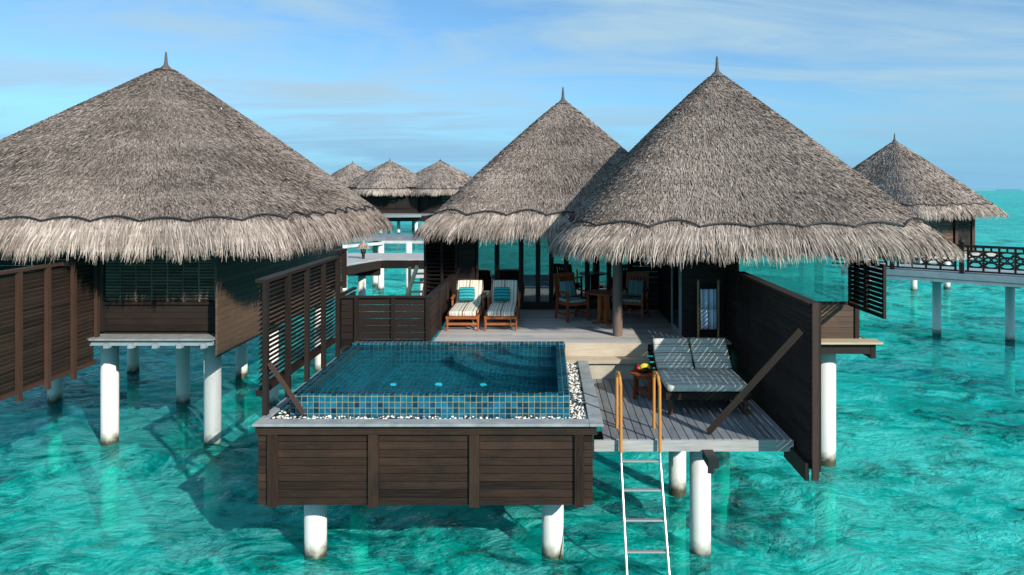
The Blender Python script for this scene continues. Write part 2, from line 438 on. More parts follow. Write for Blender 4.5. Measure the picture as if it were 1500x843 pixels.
class MB:
    """collects shapes; build() links them as ONE mesh object"""
    def __init__(self):
        self.v = []; self.f = []; self.uv = []; self.r = []
    def quad(self, pts, uvs=None, r=None):
        k = len(self.v)
        self.v += [tuple(p) for p in pts]
        self.f.append(tuple(range(k, k + len(pts))))
        self.uv += uvs if uvs else [(0, 0)] * len(pts)
        self.r.append(random.random() if r is None else r)
    def obox(self, c, ax, ay, az, world=False, r=None):
        """oriented box: centre, three half-extent vectors"""
        c = Vector(c); ax = Vector(ax); ay = Vector(ay); az = Vector(az)
        A = [ax, ay, az]
        L = [a.length for a in A]
        off = (random.uniform(0, 60), random.uniform(0, 60)) if not world else (0, 0)
        r = random.random() if r is None else r
        for i in range(3):
            j, k = (i + 1) % 3, (i + 2) % 3
            for s in (1, -1):
                pts, uvs = [], []
                seq = ((-1, -1), (1, -1), (1, 1), (-1, 1)) if s > 0 else ((-1, -1), (-1, 1), (1, 1), (1, -1))
                for a, b in seq:
                    p = c + A[i] * s + A[j] * a + A[k] * b
                    pts.append(p)
                    if world:
                        # metres on the face plane
                        if i == 0: uvs.append((p.y, p.z))
                        elif i == 1: uvs.append((p.x, p.z))
                        else: uvs.append((p.x, p.y))
                    else:
                        u, v = a * L[j], b * L[k]
                        if L[k] > L[j]: u, v = v, u
                        uvs.append((u + off[0], v + off[1] + i * 3.1))
                self.quad(pts, uvs, r)
        return self
    def box(self, x0, x1, y0, y1, z0, z1, world=False, r=None):
        return self.obox(((x0 + x1) / 2, (y0 + y1) / 2, (z0 + z1) / 2), ((x1 - x0) / 2, 0, 0), (0, (y1 - y0) / 2, 0), (0, 0, (z1 - z0) / 2), world, r)
    def beam(self, p0, p1, wd, ht, up=(0, 0, 1)):
        p0 = Vector(p0); p1 = Vector(p1); d = p1 - p0
        u = Vector(up); s = d.cross(u)
        if s.length < 1e-6: s = d.cross(Vector((1, 0, 0)))
        s.normalize(); u = s.cross(d).normalized()
        return self.obox((p0 + p1) / 2, d / 2, s * wd / 2, u * ht / 2)
    def tube(self, pts, r, seg=12, cap=True):
        pts = [Vector(p) for p in pts]
        rs = r if isinstance(r, (list, tuple)) else [r] * len(pts)
        off = random.uniform(0, 50); rn = random.random()
        rings = []; lens = [0]
        ref = None
        for i, p in enumerate(pts):
            d = (pts[min(i + 1, len(pts) - 1)] - pts[max(i - 1, 0)]).normalized()
            if i: lens.append(lens[-1] + (pts[i] - pts[i - 1]).length)
            if ref is None:
                ref = Vector((1, 0, 0)) if abs(d.x) < 0.9 else Vector((0, 1, 0))
            a = (ref - d * ref.dot(d)).normalized(); ref = a
            b = d.cross(a)
            rings.append([p + (a * math.cos(2 * math.pi * k / seg) + b * math.sin(2 * math.pi * k / seg)) * rs[i] for k in range(seg)])
        for i in range(len(pts) - 1):
            for k in range(seg):
                k2 = (k + 1) % seg
                c0, c1 = k * 2 * math.pi / seg * rs[i], (k + 1) * 2 * math.pi / seg * rs[i]
                self.quad([rings[i][k], rings[i][k2], rings[i + 1][k2], rings[i + 1][k]],
                          [(lens[i] + off, c0), (lens[i] + off, c1), (lens[i + 1] + off, c1), (lens[i + 1] + off, c0)], rn)
        if cap:
            self.quad(list(reversed(rings[0])), r=rn); self.quad(rings[-1], r=rn)
        return self
    def lathe(self, c, prof, seg=20):
        c = Vector(c); rn = random.random(); off = random.uniform(0, 50)
        for i in range(len(prof) - 1):
            (r0, z0), (r1, z1) = prof[i], prof[i + 1]
            for k in range(seg):
                a0, a1 = 2 * math.pi * k / seg, 2 * math.pi * (k + 1) / seg
                P = lambda r, a, z: c + Vector((r * math.cos(a), r * math.sin(a), z))
                q = [P(r0, a0, z0), P(r0, a1, z0), P(r1, a1, z1), P(r1, a0, z1)]
                uvs = [(off + r0 * math.cos(a0), r0 * math.sin(a0) + z0), (off + r0 * math.cos(a1), r0 * math.sin(a1) + z0), (off + r1 * math.cos(a1), r1 * math.sin(a1) + z1), (off + r1 * math.cos(a0), r1 * math.sin(a0) + z1)]
                if r0 < 1e-6: q = q[1:] ; uvs = uvs[1:]
                elif r1 < 1e-6: q = q[:3]; uvs = uvs[:3]
                self.quad(q, uvs, rn)
        return self
    def prism(self, poly, z0, z1):
        """vertical prism over an xy outline (counter-clockwise)"""
        r = random.random()
        self.quad([(x, y, z1) for x, y in poly], [(x, y) for x, y in poly], r)
        self.quad([(x, y, z0) for x, y in reversed(poly)], [(x, y) for x, y in reversed(poly)], r)
        n = len(poly)
        for i in range(n):
            (xa, ya), (xb, yb) = poly[i], poly[(i + 1) % n]
            L = math.hypot(xb - xa, yb - ya)
            self.quad([(xa, ya, z0), (xb, yb, z0), (xb, yb, z1), (xa, ya, z1)], [(0, z0), (L, z0), (L, z1), (0, z1)], r)
        return self
    def cushion(self, c, ax, ay, az, puff=0.15, n=8):
        """soft box: half-extent vectors; edges rounded, faces slightly puffed"""
        c = Vector(c); A = [Vector(ax), Vector(ay), Vector(az)]; L = [a.length for a in A]
        rad = min(L) * 0.75
        r = random.random()
        off = (random.uniform(0, 1) * 0, 0)
        U = [a.normalized() for a in A]
        def P(q):
            core = [max(-1, min(1, q[i])) * (L[i] - rad) for i in range(3)]
            full = [q[i] * L[i] for i in range(3)]
            d = Vector([full[i] - core[i] for i in range(3)])
            if d.length > 1e-9: d = d.normalized() * rad
            p = [core[i] + d[i] for i in range(3)]
            m = min(range(3), key=lambda i: L[i]); o = [i for i in range(3) if i != m]
            pf = (1 - (p[o[0]] / L[o[0]]) ** 2) * (1 - (p[o[1]] / L[o[1]]) ** 2)
            p[m] *= 1 + puff * max(0, pf)
            return c + U[0] * p[0] + U[1] * p[1] + U[2] * p[2], p
        g = [-1 + 2 * i / n for i in range(n + 1)]
        g = [math.copysign(abs(x) ** 0.6, x) if x else 0 for x in g]
        for i in range(3):
            j, k = (i + 1) % 3, (i + 2) % 3
            for s in (1, -1):
                for a in range(n):
                    for b in range(n):
                        idx = ((a, b), (a + 1, b), (a + 1, b + 1), (a, b + 1))
                        if s < 0: idx = idx[::-1]
                        pts, uvs = [], []
                        for ia, ib in idx:
                            q = [0, 0, 0]; q[i] = s; q[j] = g[ia]; q[k] = g[ib]
                            w_, loc = P(q)
                            pts.append(w_); uvs.append((loc[0] + L[0], loc[1] + L[1] + (loc[2] if i == 1 else 0)))
                        self.quad(pts, uvs, r)
        return self
    def build(self, name, mat, parent=None, smooth=False, weld=False, world=True, bevel=0.0):
        """vertices are given in world space when world=True: moved under the parent's base"""
        V = np.array(self.v, dtype=np.float64)
        root = parent
        ori = Vector((0, 0, 0))
        if world and parent is not None:
            while root.parent: root = root.parent
            ori = root.location
            V = V - np.array(ori)
        me = bpy.data.meshes.new(name)
        me.from_pydata(V.tolist(), [], self.f)
        ul = me.uv_layers.new(name='UVMap')
        ul.data.foreach_set('uv', np.array(self.uv, dtype=np.float32).ravel())
        at = me.attributes.new('rnd', 'FLOAT', 'FACE')
        at.data.foreach_set('value', np.array(self.r, dtype=np.float32))
        if weld or bevel:
            bm = bmesh.new(); bm.from_mesh(me)
            bmesh.ops.remove_doubles(bm, verts=bm.verts, dist=0.0004)
            if bevel:
                bmesh.ops.bevel(bm, geom=list(bm.edges), offset=bevel, segments=1, affect='EDGES', profile=0.5)
            bm.to_mesh(me); bm.free()
        if smooth:
            me.polygons.foreach_set('use_smooth', [True] * len(me.polygons))
        me.materials.append(M[mat])
        me.update()
        o = bpy.data.objects.new(name, me)
        COL.objects.link(o)
        if parent is not None: o.parent = parent
        return o

def copy_tree(o, parent=None):
    c = o.copy(); COL.objects.link(c)
    if parent is not None: c.parent = parent
    for ch in list(o.children): copy_tree(ch, c)
    return c

def stilt(x, y, ztop, parent, r=0.165, label=None):
    s = MB().tube([(x, y, -2.3), (x, y, -0.6), (x, y, ztop)], [r, r, r], 28).build('stilt', 'stilt', parent, smooth=True, weld=True)
    if label: s['label'] = label
    return s

# ------------------------------------------------------------------ sea and seabed
def big_sheet(name, z, mat, R=45000):
    m = MB(); m.quad([(-R, -R, z), (R, -R, z), (R, R, z), (-R, R, z)])
    return tag(m.build(name, mat), kind='structure')
def lagoon():
    x0, x1, y0, y1 = -24.0, 32.0, 6.0, 52.0
    nx, ny = 430, 400
    xs = np.linspace(x0, x1, nx); ys = y0 + (y1 - y0) * np.linspace(0, 1, ny) ** 1.35
    X, Y = np.meshgrid(xs, ys)
    r_ = np.random.default_rng(5); Z = np.zeros_like(X)
    for k in range(34):
        lam = 0.5 * 1.11 ** k * 0.9
        if lam > 7: lam = r_.uniform(0.6, 3.0)
        a = r_.normal(1.15, 0.75); kx, ky = math.cos(a) * 6.283 / lam, math.sin(a) * 6.283 / lam
        Z += 0.0065 * min(lam, 2.2) ** 0.8 * np.sin(kx * X + ky * Y + r_.uniform(0, 6.28) + 0.8 * np.sin(0.5 * X + 0.7 * Y + k))
    e = np.minimum(np.minimum(X - x0, x1 - X) / 3, np.minimum((Y - y0) / 1.0, (y1 - Y) / 12)); Z *= np.clip(e, 0, 1)
    V = np.stack([X.ravel(), Y.ravel(), Z.ravel()], 1)
    i, j = np.meshgrid(np.arange(nx - 1), np.arange(ny - 1)); a = (j * nx + i).ravel()
    F = np.stack([a, a + 1, a + nx + 1, a + nx], 1).tolist()
    k = len(V); R_ = 45000
    V = V.tolist() + [(-R_, -R_, 0), (R_, -R_, 0), (R_, R_, 0), (-R_, R_, 0), (x0, y0, 0), (x1, y0, 0), (x1, y1, 0), (x0, y1, 0)]
    F += [(k, k + 1, k + 5, k + 4), (k + 1, k + 2, k + 6, k + 5), (k + 2, k + 3, k + 7, k + 6), (k + 3, k, k + 4, k + 7)]
    me = bpy.data.meshes.new('lagoon_water'); me.from_pydata(V, [], F)
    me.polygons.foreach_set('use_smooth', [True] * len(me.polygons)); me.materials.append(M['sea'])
    o = bpy.data.objects.new('lagoon_water', me); COL.objects.link(o)
    return tag(o, kind='structure')
sea = lagoon()
# seabed: near grid with relief, flat beyond
def seabed():
    n = 120; x0, x1, y0, y1 = -40, 45, -12, 75
    xs = np.linspace(x0, x1, n); ys = np.linspace(y0, y1, n)
    X, Y = np.meshgrid(xs, ys)
    Z = -1.95 + 0.10 * np.sin(X * 0.7 + 0.5 * np.sin(Y * 0.4)) * np.cos(Y * 0.55) + 0.08 * np.sin(X * 1.7 + Y * 1.3)
    edge = np.minimum(np.minimum(X - x0, x1 - X), np.minimum(Y - y0, y1 - Y)) / 3
    k = np.clip(edge, 0, 1); Z = Z * k - 2.0 * (1 - k)
    V = np.stack([X.ravel(), Y.ravel(), Z.ravel()], 1)
    F = []
    for j in range(n - 1):
        for i in range(n - 1):
            a = j * n + i; F.append((a, a + 1, a + n + 1, a + n))
    k = len(V); R = 45000
    V = V.tolist() + [(-R, -R, -2.0), (R, -R, -2.0), (R, R, -2.0), (-R, R, -2.0), (x0, y0, -2.0), (x1, y0, -2.0), (x1, y1, -2.0), (x0, y1, -2.0)]
    F += [(k, k + 1, k + 5, k + 4), (k + 1, k + 2, k + 6, k + 5), (k + 2, k + 3, k + 7, k + 6), (k + 3, k, k + 4, k + 7)]
    me = bpy.data.meshes.new('seabed'); me.from_pydata(V, [], F)
    me.polygons.foreach_set('use_smooth', [True] * len(me.polygons))
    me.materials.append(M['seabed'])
    o = bpy.data.objects.new('seabed', me); COL.objects.link(o)
    tag(o, kind='structure')
seabed()
# the line of surf on the outer reef, just under the horizon
m = MB()
rr = random.Random(3)
x = -2600
while x < 4200:
    L = rr.uniform(60, 300); y = 3000 + rr.uniform(-60, 60)
    m.lathe((x + L / 2, y, 0), [(0.1, 0)] * 1 + [(0.1, 0.1)], 3)
    m.box(x, x + L, y, y + 12, 0.0, rr.uniform(0.3, 0.9))
    x += L + rr.uniform(0, 40)
t = NT('surf'); t.principled((0.8, 0.82, 0.82), 0.8); M['surf'] = t.m
tag(m.build('reef_surf', 'surf'), kind='stuff')

def coral(x, y, s, label):
    bm = bmesh.new(); bmesh.ops.create_icosphere(bm, subdivisions=4, radius=1)
    rs = random.Random(int(x * 100))
    ph = [rs.uniform(0, 6) for _ in range(6)]
    for v in bm.verts:
        p = v.co
        k = 1 + 0.25 * math.sin(3 * p.x + ph[0]) * math.cos(4 * p.y + ph[1]) + 0.14 * math.sin(9 * p.x + ph[2]) * math.sin(8 * p.y + ph[3] + 5 * p.z) + rs.uniform(-.04, .04)
        v.co = Vector((p.x * s[0] * k, p.y * s[1] * k, p.z * s[2] * k))
    me = bpy.data.meshes.new('coral_rock'); bm.to_mesh(me); bm.free()
    me.polygons.foreach_set('use_smooth', [True] * len(me.polygons))
    me.materials.append(M['coral'])
    o = bpy.data.objects.new('coral_rock', me); COL.objects.link(o)
    o.location = (x, y, -1.75)
    tag(o, label, 'coral rock', 'dark coral rocks under the water')
coral(-1.45, 10.2, (0.62, 0.50, 1.05), 'dark coral rock under the water between the two stilts of the pool')
coral(-5.4, 10.6, (0.62, 0.40, 0.75), 'dark coral rock under the water at lower left, left of the pool box')
coral(4.3, 14.6, (0.4, 0.4, 1.0), 'brown coral rock under the water behind the sun deck corner')

# ------------------------------------------------------------------ thatched roofs
def make_roof(parent, cx, cy, R, zc, rise, rot=0.0, blades=40000, fringe=22000, over=0.52, drop=0.66, bl=0.17, bw=0.015, finial=True, n_exp=7.5, label=None, full=True):
    ori = np.array(parent.location)
    nE = n_exp
    def rho(th, t):
        n = nE * t + 2.1 * (1 - t)
        a = th - rot
        return (np.abs(np.cos(a)) ** n + np.abs(np.sin(a)) ** n) ** (-1.0 / n)
    def zprof(t):
        return zc + rise * (1 - t ** 1.10)
    def SP(t, th):
        r = rho(th, t) * R * t
        return np.stack([cx + r * np.cos(th), cy + r * np.sin(th), zprof(t) + 0 * th], -1)
    def frame(t, th):
        e = 0.004
        p = SP(t, th)
        d = SP(t + e, th) - p; d /= np.linalg.norm(d, axis=-1, keepdims=True)
        s = SP(t, th + 0.004) - SP(t, th - 0.004); s /= np.linalg.norm(s, axis=-1, keepdims=True)
        nrm = np.cross(d, s); nrm /= np.linalg.norm(nrm, axis=-1, keepdims=True)
        s = np.cross(nrm, d)
        return p, d, s, nrm
    V = []; F = []; RN = []
    # ---- base shell (upper) + its underside rim, closed by a skirt
    nt_, nth = 26, 120
    T = np.linspace(0.0, 1.0, nt_) ** 0.9; TH = np.linspace(0, 2 * np.pi, nth, endpoint=False)
    g = np.array([SP(np.full(nth, max(t_, 1e-3)), TH) for t_ in T]).reshape(-1, 3)
    k0 = 0
    V.append(g); idx = []
    for a in range(nt_ - 1):
        for b_ in range(nth):
            c_ = (b_ + 1) % nth
            idx.append((a * nth + b_, (a + 1) * nth + b_, (a + 1) * nth + c_, a * nth + c_))
    base_v = g - ori
    # blades: overlapping leaf ends, laid in loose courses
    u = RNG.random(blades)
    t_ = np.sqrt(0.0006 + 0.9994 * u)
    slope_len = math.hypot(R, rise)
    course = 0.07 / slope_len
    t_ = (np.floor(t_ / course) + 0.55 * RNG.random(blades)) * course
    t_ = np.clip(t_, 0.012, 1.0)
    side = RNG.integers(0, 4, blades); q = RNG.uniform(-1, 1, blades)
    th = side * np.pi / 2 + np.arctan(q) + rot
    p, d, s, nrm = frame(t_, th)
    L = bl * RNG.uniform(0.7, 1.25, blades)[:, None]
    lean = RNG.normal(0.0, 0.20, blades)[:, None] + 0.12
    dd = d + s * lean; dd /= np.linalg.norm(dd, axis=1, keepdims=True)
    ss = np.cross(nrm, dd)
    W = bw * RNG.uniform(0.6, 1.35, blades)[:, None] * 0.5
    p0 = p - dd * L * 0.55 + nrm * RNG.uniform(0.004, 0.03, blades)[:, None]
    p1 = p + dd * L * 0.45 + nrm * RNG.uniform(0.02, 0.065, blades)[:, None]
    tw = nrm * (W * RNG.uniform(-0.7, 0.7, blades)[:, None])
    q4 = np.stack([p0 - ss * W, p0 + ss * W, p1 + ss * W * 0.55 + tw, p1 - ss * W * 0.55 - tw], 1).reshape(-1, 3)
    RNb = np.clip(RNG.beta(1.35, 1.6, blades), 0, 1)
    def mesh_from(nm, Vx, Fx, rn, mats, midx=None, smooth=False):
        me = bpy.data.meshes.new(nm)
        nv, nf = len(Vx), len(Fx)
        me.vertices.add(nv); me.vertices.foreach_set('co', Vx.astype(np.float32).ravel())
        me.loops.add(nf * 4); me.loops.foreach_set('vertex_index', Fx.astype(np.int32).ravel())
        me.polygons.add(nf); me.polygons.foreach_set('loop_start', np.arange(0, nf * 4, 4, dtype=np.int32))
        me.update(calc_edges=True)
        at = me.attributes.new('rnd', 'FLOAT', 'FACE'); at.data.foreach_set('value', rn.astype(np.float32))
        for x_ in mats: me.materials.append(M[x_])
        if midx is not None: me.polygons.foreach_set('material_index', midx.astype(np.int32))
        me.validate()
        o = bpy.data.objects.new(nm, me); COL.objects.link(o); o.parent = parent
        return o
    nb = len(base_v)
    Fb = np.array(idx)
    Fq = np.arange(len(q4)).reshape(-1, 4) + nb
    Vall = np.vstack([base_v, q4 - ori]); Fall = np.vstack([Fb, Fq])
    rn = np.concatenate([np.full(len(Fb), 0.3), RNb])
    mi = np.concatenate([np.ones(len(Fb)), np.zeros(len(Fq))])
    roof = mesh_from('roof', Vall, Fall, rn, ['thatch', 'thatch_base'], mi)
    if label: roof['label'] = label
    # ---- fringe: skirt sheet + hanging leaves
    def FR(sv, th_):
        """sv 0..1 down the skirt"""
        r1 = rho(th_, 1.0) * (R + over * sv * 0.85)
        z = zc - drop * 0.62 * sv ** 1.15 - 0.03
        return np.stack([cx + r1 * np.cos(th_), cy + r1 * np.sin(th_), z + 0 * th_], -1)
    ns = 5
    g = np.array([FR(np.full(nth, a / (ns - 1) * 0.85), TH) for a in range(ns)]).reshape(-1, 3)
    idx = []
    for a in range(ns - 1):
        for b_ in range(nth):
            c_ = (b_ + 1) % nth
            idx.append((a * nth + b_, (a + 1) * nth + b_, (a + 1) * nth + c_, a * nth + c_))
    # underside back up to the wall: closes the eave
    k = len(g)
    inner = np.stack([cx + rho(TH, 1.0) * (R - 0.9) * np.cos(TH), cy + rho(TH, 1.0) * (R - 0.9) * np.sin(TH), np.full(nth, zc + 0.35)], -1)
    g = np.vstack([g, inner])
    for b_ in range(nth):
        c_ = (b_ + 1) % nth
        idx.append(((ns - 1) * nth + b_, k + b_, k + c_, (ns - 1) * nth + c_))
    n = fringe
    side = RNG.integers(0, 4, n); q = RNG.uniform(-1, 1, n)
    th = side * np.pi / 2 + np.arctan(q) + rot
    sv = RNG.random(n) ** 0.9 * 0.80
    p = FR(sv, th)
    dn = FR(sv + 0.05, th) - p; dn /= np.linalg.norm(dn, axis=1, keepdims=True)
    sd = FR(sv, th + 0.01) - FR(sv, th - 0.01); sd /= np.linalg.norm(sd, axis=1, keepdims=True)
    nr = np.cross(dn, sd)
    nr *= np.sign(nr[:, 2:3] + 1e-9)
    clump = (0.5 + 0.5 * np.sin(th * 37 + 2 * np.sin(th * 11))) * 0.5 + RNG.random(n) * 0.5
    Ln = (0.14 + 0.24 * RNG.random(n) + 0.16 * clump)[:, None] * (drop / 0.66)
    ln = RNG.normal(0, 0.15, n)[:, None] + (0.12 * np.sin(th * 23))[:, None]
    down = np.array([[0, 0, -1.0]])
    d0 = dn + sd * ln; d0 /= np.linalg.norm(d0, axis=1, keepdims=True)
    drp = RNG.uniform(0.35, 1.5, n)[:, None]
    d1 = d0 + down * drp * 0.4 + sd * RNG.normal(0, 0.10, n)[:, None]; d1 /= np.linalg.norm(d1, axis=1, keepdims=True)
    d2 = d1 + down * drp * 0.8 + sd * RNG.normal(0, 0.18, n)[:, None]; d2 /= np.linalg.norm(d2, axis=1, keepdims=True)
    a0 = p - d0 * 0.10 + nr * RNG.uniform(0.01, 0.07, n)[:, None]
    a1 = a0 + d0 * Ln * 0.45; a2 = a1 + d1 * Ln * 0.35; a3 = a2 + d2 * Ln * 0.35
    fw_ = max(bw, 0.02)
    wv = sd * (fw_ * 0.5 * RNG.uniform(0.5, 1.1, n))[:, None] + nr * (fw_ * 0.3 * RNG.uniform(-1, 1, n))[:, None]
    allq = np.concatenate([np.stack([a0 - wv, a0 + wv, a1 + wv, a1 - wv], 1), np.stack([a1 - wv, a1 + wv, a2 + wv * .75, a2 - wv * .75], 1), np.stack([a2 - wv * .75, a2 + wv * .75, a3 + wv * .2, a3 - wv * .2], 1)]).reshape(-1, 3)
    rb = np.clip(RNG.beta(1.7, 1.7, n) * 0.85 + 0.15 * clump, 0, 1)
    Fb = np.array(idx); Fq = np.arange(len(allq)).reshape(-1, 4) + len(g)
    fr_ = mesh_from('eave_fringe', np.vstack([g - ori, allq - ori]), np.vstack([Fb, Fq]), np.concatenate([np.full(len(Fb), 0.1), rb, rb, rb]), ['fringe', 'thatch_base'], np.concatenate([np.ones(len(Fb)), np.zeros(len(Fq))]))
    fr_.parent = roof
    # ---- rope with scallops along the crease
    per = 8 * R
    nsc = max(8, int(per / 1.0)); npt = nsc * 7
    # parametrise by arc length
    tf = np.linspace(0, 2 * np.pi, 4001)
    pp = SP(np.ones_like(tf), tf); al_ = np.concatenate([[0], np.cumsum(np.linalg.norm(np.diff(pp, axis=0), axis=1))])
    want = np.linspace(0, al_[-1], npt, endpoint=False)
    thr = np.interp(want, al_, tf)
    jit = RNG.uniform(0.5, 1.3, nsc)
    up_ = np.array([0.105 * jit[i // 7] * abs(math.sin(math.pi * (i % 7) / 7.0)) for i in range(npt)])
    tt_ = 1.0 + 0.012 - up_ / slope_len * 1.3
    P0, d_, s_, n_ = frame(tt_, thr)
    P0 = P0 + n_ * 0.085
    pts = [Vector(x_) for x_ in (P0)]
    pts.append(pts[0])
    mb = MB(); mb.tube(pts, 0.018 * max(1, bw / 0.03), 6, cap=False)
    rp = mb.build('eave_rope', 'rope', parent); rp.parent = roof
    # ---- apex cap ring and finial
    zt = zc + rise
    tcap = 0.055
    a_ = np.linspace(0, 2 * np.pi, 33)
    P0, d_, s_, n_ = frame(np.full(33, tcap), a_)
    mb = MB(); mb.tube([Vector(x_) for x_ in (P0 + n_ * 0.045)], 0.018, 5, cap=False)
    cr_ = mb.build('cap_rope', 'rope', parent); cr_.parent = roof
    mb = MB()
    if finial:
        k = min(1.0, R / 3.0)
        mb.lathe((cx, cy, zt - 0.08), [(0.16 * k, 0), (0.12 * k, 0.07), (0.06 * k, 0.13), (0.05 * k, 0.17), (0.038 * k, 0.24), (0.034 * k, 0.34), (0.022 * k, 0.46), (0, 0.5)], 12)
    f_ = mb.build('finial', 'finial', parent); f_.parent = roof
    return roof

# ------------------------------------------------------------------ louvre fence running along Y
def louvre_fence(name, label, x, y0, y1, ztop, zbot, post_z, bays, wood_='dark_wood', group=None, post_side=1, spacing=0.082, depth=0.098, tilt=38, cat='louvred fence', rail='dark_wood', thick=0.014):
    t_ = thing(name, label, cat, (x, y0, zbot), 0, group)
    step = (y1 - y0) / bays
    px_ = x + post_side * 0.075
    for i in range(bays + 1):
        y = y0 + i * step
        pz = post_z[i] if isinstance(post_z, (list, tuple)) else post_z
        MB().box(px_ - 0.035, px_ + 0.035, y - 0.045, y + 0.045, pz, ztop - 0.051).build('post', rail, t_)
    MB().box(x - 0.06, x + 0.115, y0 - 0.05, y1 + 0.05, ztop - 0.05, ztop).build('top_rail', rail, t_)
    MB().box(x - 0.05, x + 0.037 if post_side > 0 else x + 0.05, y0 - 0.045, y1 + 0.045, zbot - 0.02, zbot + 0.06).build('bottom_rail', rail, t_)
    a = math.radians(tilt)
    for i in range(bays):
        mb = MB()
        z = zbot + 0.11
        while z < ztop - 0.08:
            jy = random.uniform(-0.002, 0.002)
            mb.obox((x, y0 + (i + 0.5) * step, z + jy), (math.cos(a) * depth / 2, 0, math.sin(a) * depth / 2), (0, step / 2 - 0.001, 0), (-math.sin(a) * thick / 2, 0, math.cos(a) * thick / 2))
            z += spacing
        mb.build('slat_panel', wood_, t_)
    return t_

# ================================================================== MAIN VILLA
DECK = 2.58; SUND = 1.93; POOLB = 2.30
villa = thing('overwater_villa', 'overwater villa in the middle with two joined grey thatched cone roofs and a furnished terrace', 'villa', (0.9, 16.9, DECK))
EY = 13.32    # front edge of the main deck
FY = 16.95    # facade
# terrace deck, boards run left-right
mb = MB(); y = EY
while y < FY + 0.1:
    x = -2.22
    cuts = sorted([random.uniform(-1.0, 2.6) for _ in range(1)])
    ends = [-2.22] + cuts + [(2.86 if y > 13.85 else 3.62)]
    for a, b in zip(ends[:-1], ends[1:]):
        mb.box(a + 0.002, b - 0.002, y, y + 0.128, DECK - 0.035, DECK)
    y += 0.133
mb.build('terrace_deck', 'deck_grey', villa)
MB().box(-2.2, 3.6, EY + 0.02, FY + 5.5, DECK - 0.20, DECK - 0.05).build('deck_base', 'dark_wood', villa)
mb = MB()
mb.box(0.37, 1.98, EY - 0.035, EY + 0.012, DECK - 0.262, DECK - 0.005)
mb.box(0.37, 1.98, EY - 0.25, EY - 0.0, DECK - 0.295, DECK - 0.265)
mb.box(0.37, 1.98, EY - 0.268, EY - 0.252, DECK - 0.345, DECK - 0.268)
mb.build('step', 'step_wood', villa)
MB().box(0.80, 2.0, EY - 0.20, EY + 0.0, SUND - 0.1, DECK - 0.30).build('base_wall', 'beige_render', villa)
# slatted riser right of the daybed
mb = MB()
for k in range(5):
    mb.box(1.99, 3.6, EY - 0.03, EY + 0.0, SUND + 0.06 + k * 0.115, SUND + 0.06 + k * 0.115 + 0.085)
mb.build('slatted_riser', 'dark_wood', villa)
# stilts under villa
for (x, y) in ((5.77, 14.1), (3.8, 14.75), (-1.9, 17.5), (-2.2, 21.5), (2.5, 21.5)):
    stilt(x, y, DECK - 0.32, villa, 0.2 if x > 5 else 0.165)
# column at the deck edge
MB().tube([(1.46, 13.95, DECK), (1.46, 13.95, 4.9)], 0.10, 24).build('column', 'post_wood', villa, smooth=True)
# facade : louvre panel, dark boards, glazed doors
mb = MB(); z = DECK + 0.04
while z < 4.8:
    for (a, b) in ((-2.98, -2.60), (-2.57, -2.24)):
        mb.obox(((a + b) / 2, FY, z), ((b - a) / 2, 0, 0), (0, 0.035, -0.028), (0, 0.005, 0.006))
    z += 0.10
mb.build('louvre_panel', 'dark_wood', villa)
mb = MB()
for x in (-3.0, -2.585, -2.225): mb.box(x - 0.03, x + 0.03, FY - 0.05, FY + 0.05, DECK - 0.4, 4.9)
mb.build('panel_frame', 'dark_wood', villa)
def board_wall_x(mb, x0, x1, y, z0, z1, h=0.135, th=0.04):
    z = z0
    while z < z1 - 0.01:
        zz = min(z + h - 0.006, z1)
        mb.box(x0, x1, y, y + th + random.uniform(0, 0.004), z, zz); z += h
def board_wall_y(mb, x, y0, y1, z0, z1, h=0.135, th=0.04):
    z = z0
    while z < z1 - 0.01:
        zz = min(z + h - 0.006, z1)
        mb.box(x, x + th + random.uniform(0, 0.004), y0, y1, z, zz); z += h
mb = MB(); board_wall_x(mb, -2.19, -1.76, FY, DECK, 4.9); mb.build('wall', 'dark_wood', villa)
mb = MB(); board_wall_x(mb, 2.10, 2.80, FY, DECK, 4.9)
board_wall_y(mb, 2.78, 13.85, FY, DECK, 4.9)
board_wall_x(mb, 2.78, 3.60, 13.80, DECK, 4.9)
mb.build('wall', 'dark_wood', villa)
mb = MB(); board_wall_y(mb, 3.64, 13.02, 13.765, SUND - 0.1, 4.8); mb.build('wing_wall', 'dark_wood', villa)
# door leaves
edges = [-1.74, -1.22, -0.62, -0.20, 0.13, 0.50, 1.02, 1.56, 2.08]
for i in range(len(edges) - 1):
    a, b = edges[i], edges[i + 1]
    fw = 0.06
    f = MB()
    f.box(a + 0.004, a + fw, FY - 0.02, FY + 0.03, DECK + 0.02, 4.7)
    f.box(b - fw, b - 0.004, FY - 0.02, FY + 0.03, DECK + 0.02, 4.7)
    f.box(a + fw, b - fw, FY - 0.02, FY + 0.03, DECK + 0.02, DECK + 0.20)
    f.box(a + fw, b - fw, FY - 0.02, FY + 0.03, 4.55, 4.7)
    fo = f.build('glazed_door', 'dark_wood', villa)
    g = MB(); g.box(a + fw, b - fw, FY, FY + 0.008, DECK + 0.20, 4.55)
    p = g.build('pane', 'glass', villa); p.parent = fo
# room behind the doors
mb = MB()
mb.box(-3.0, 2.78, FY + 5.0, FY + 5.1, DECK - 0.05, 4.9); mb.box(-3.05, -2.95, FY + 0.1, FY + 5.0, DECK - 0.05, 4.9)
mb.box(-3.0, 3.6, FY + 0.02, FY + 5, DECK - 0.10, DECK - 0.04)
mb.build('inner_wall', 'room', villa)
mb = MB(); board_wall_y(mb, 3.64, 13.86, 19.4, DECK - 0.05, 4.8); mb.build('wall', 'dark_wood', villa)
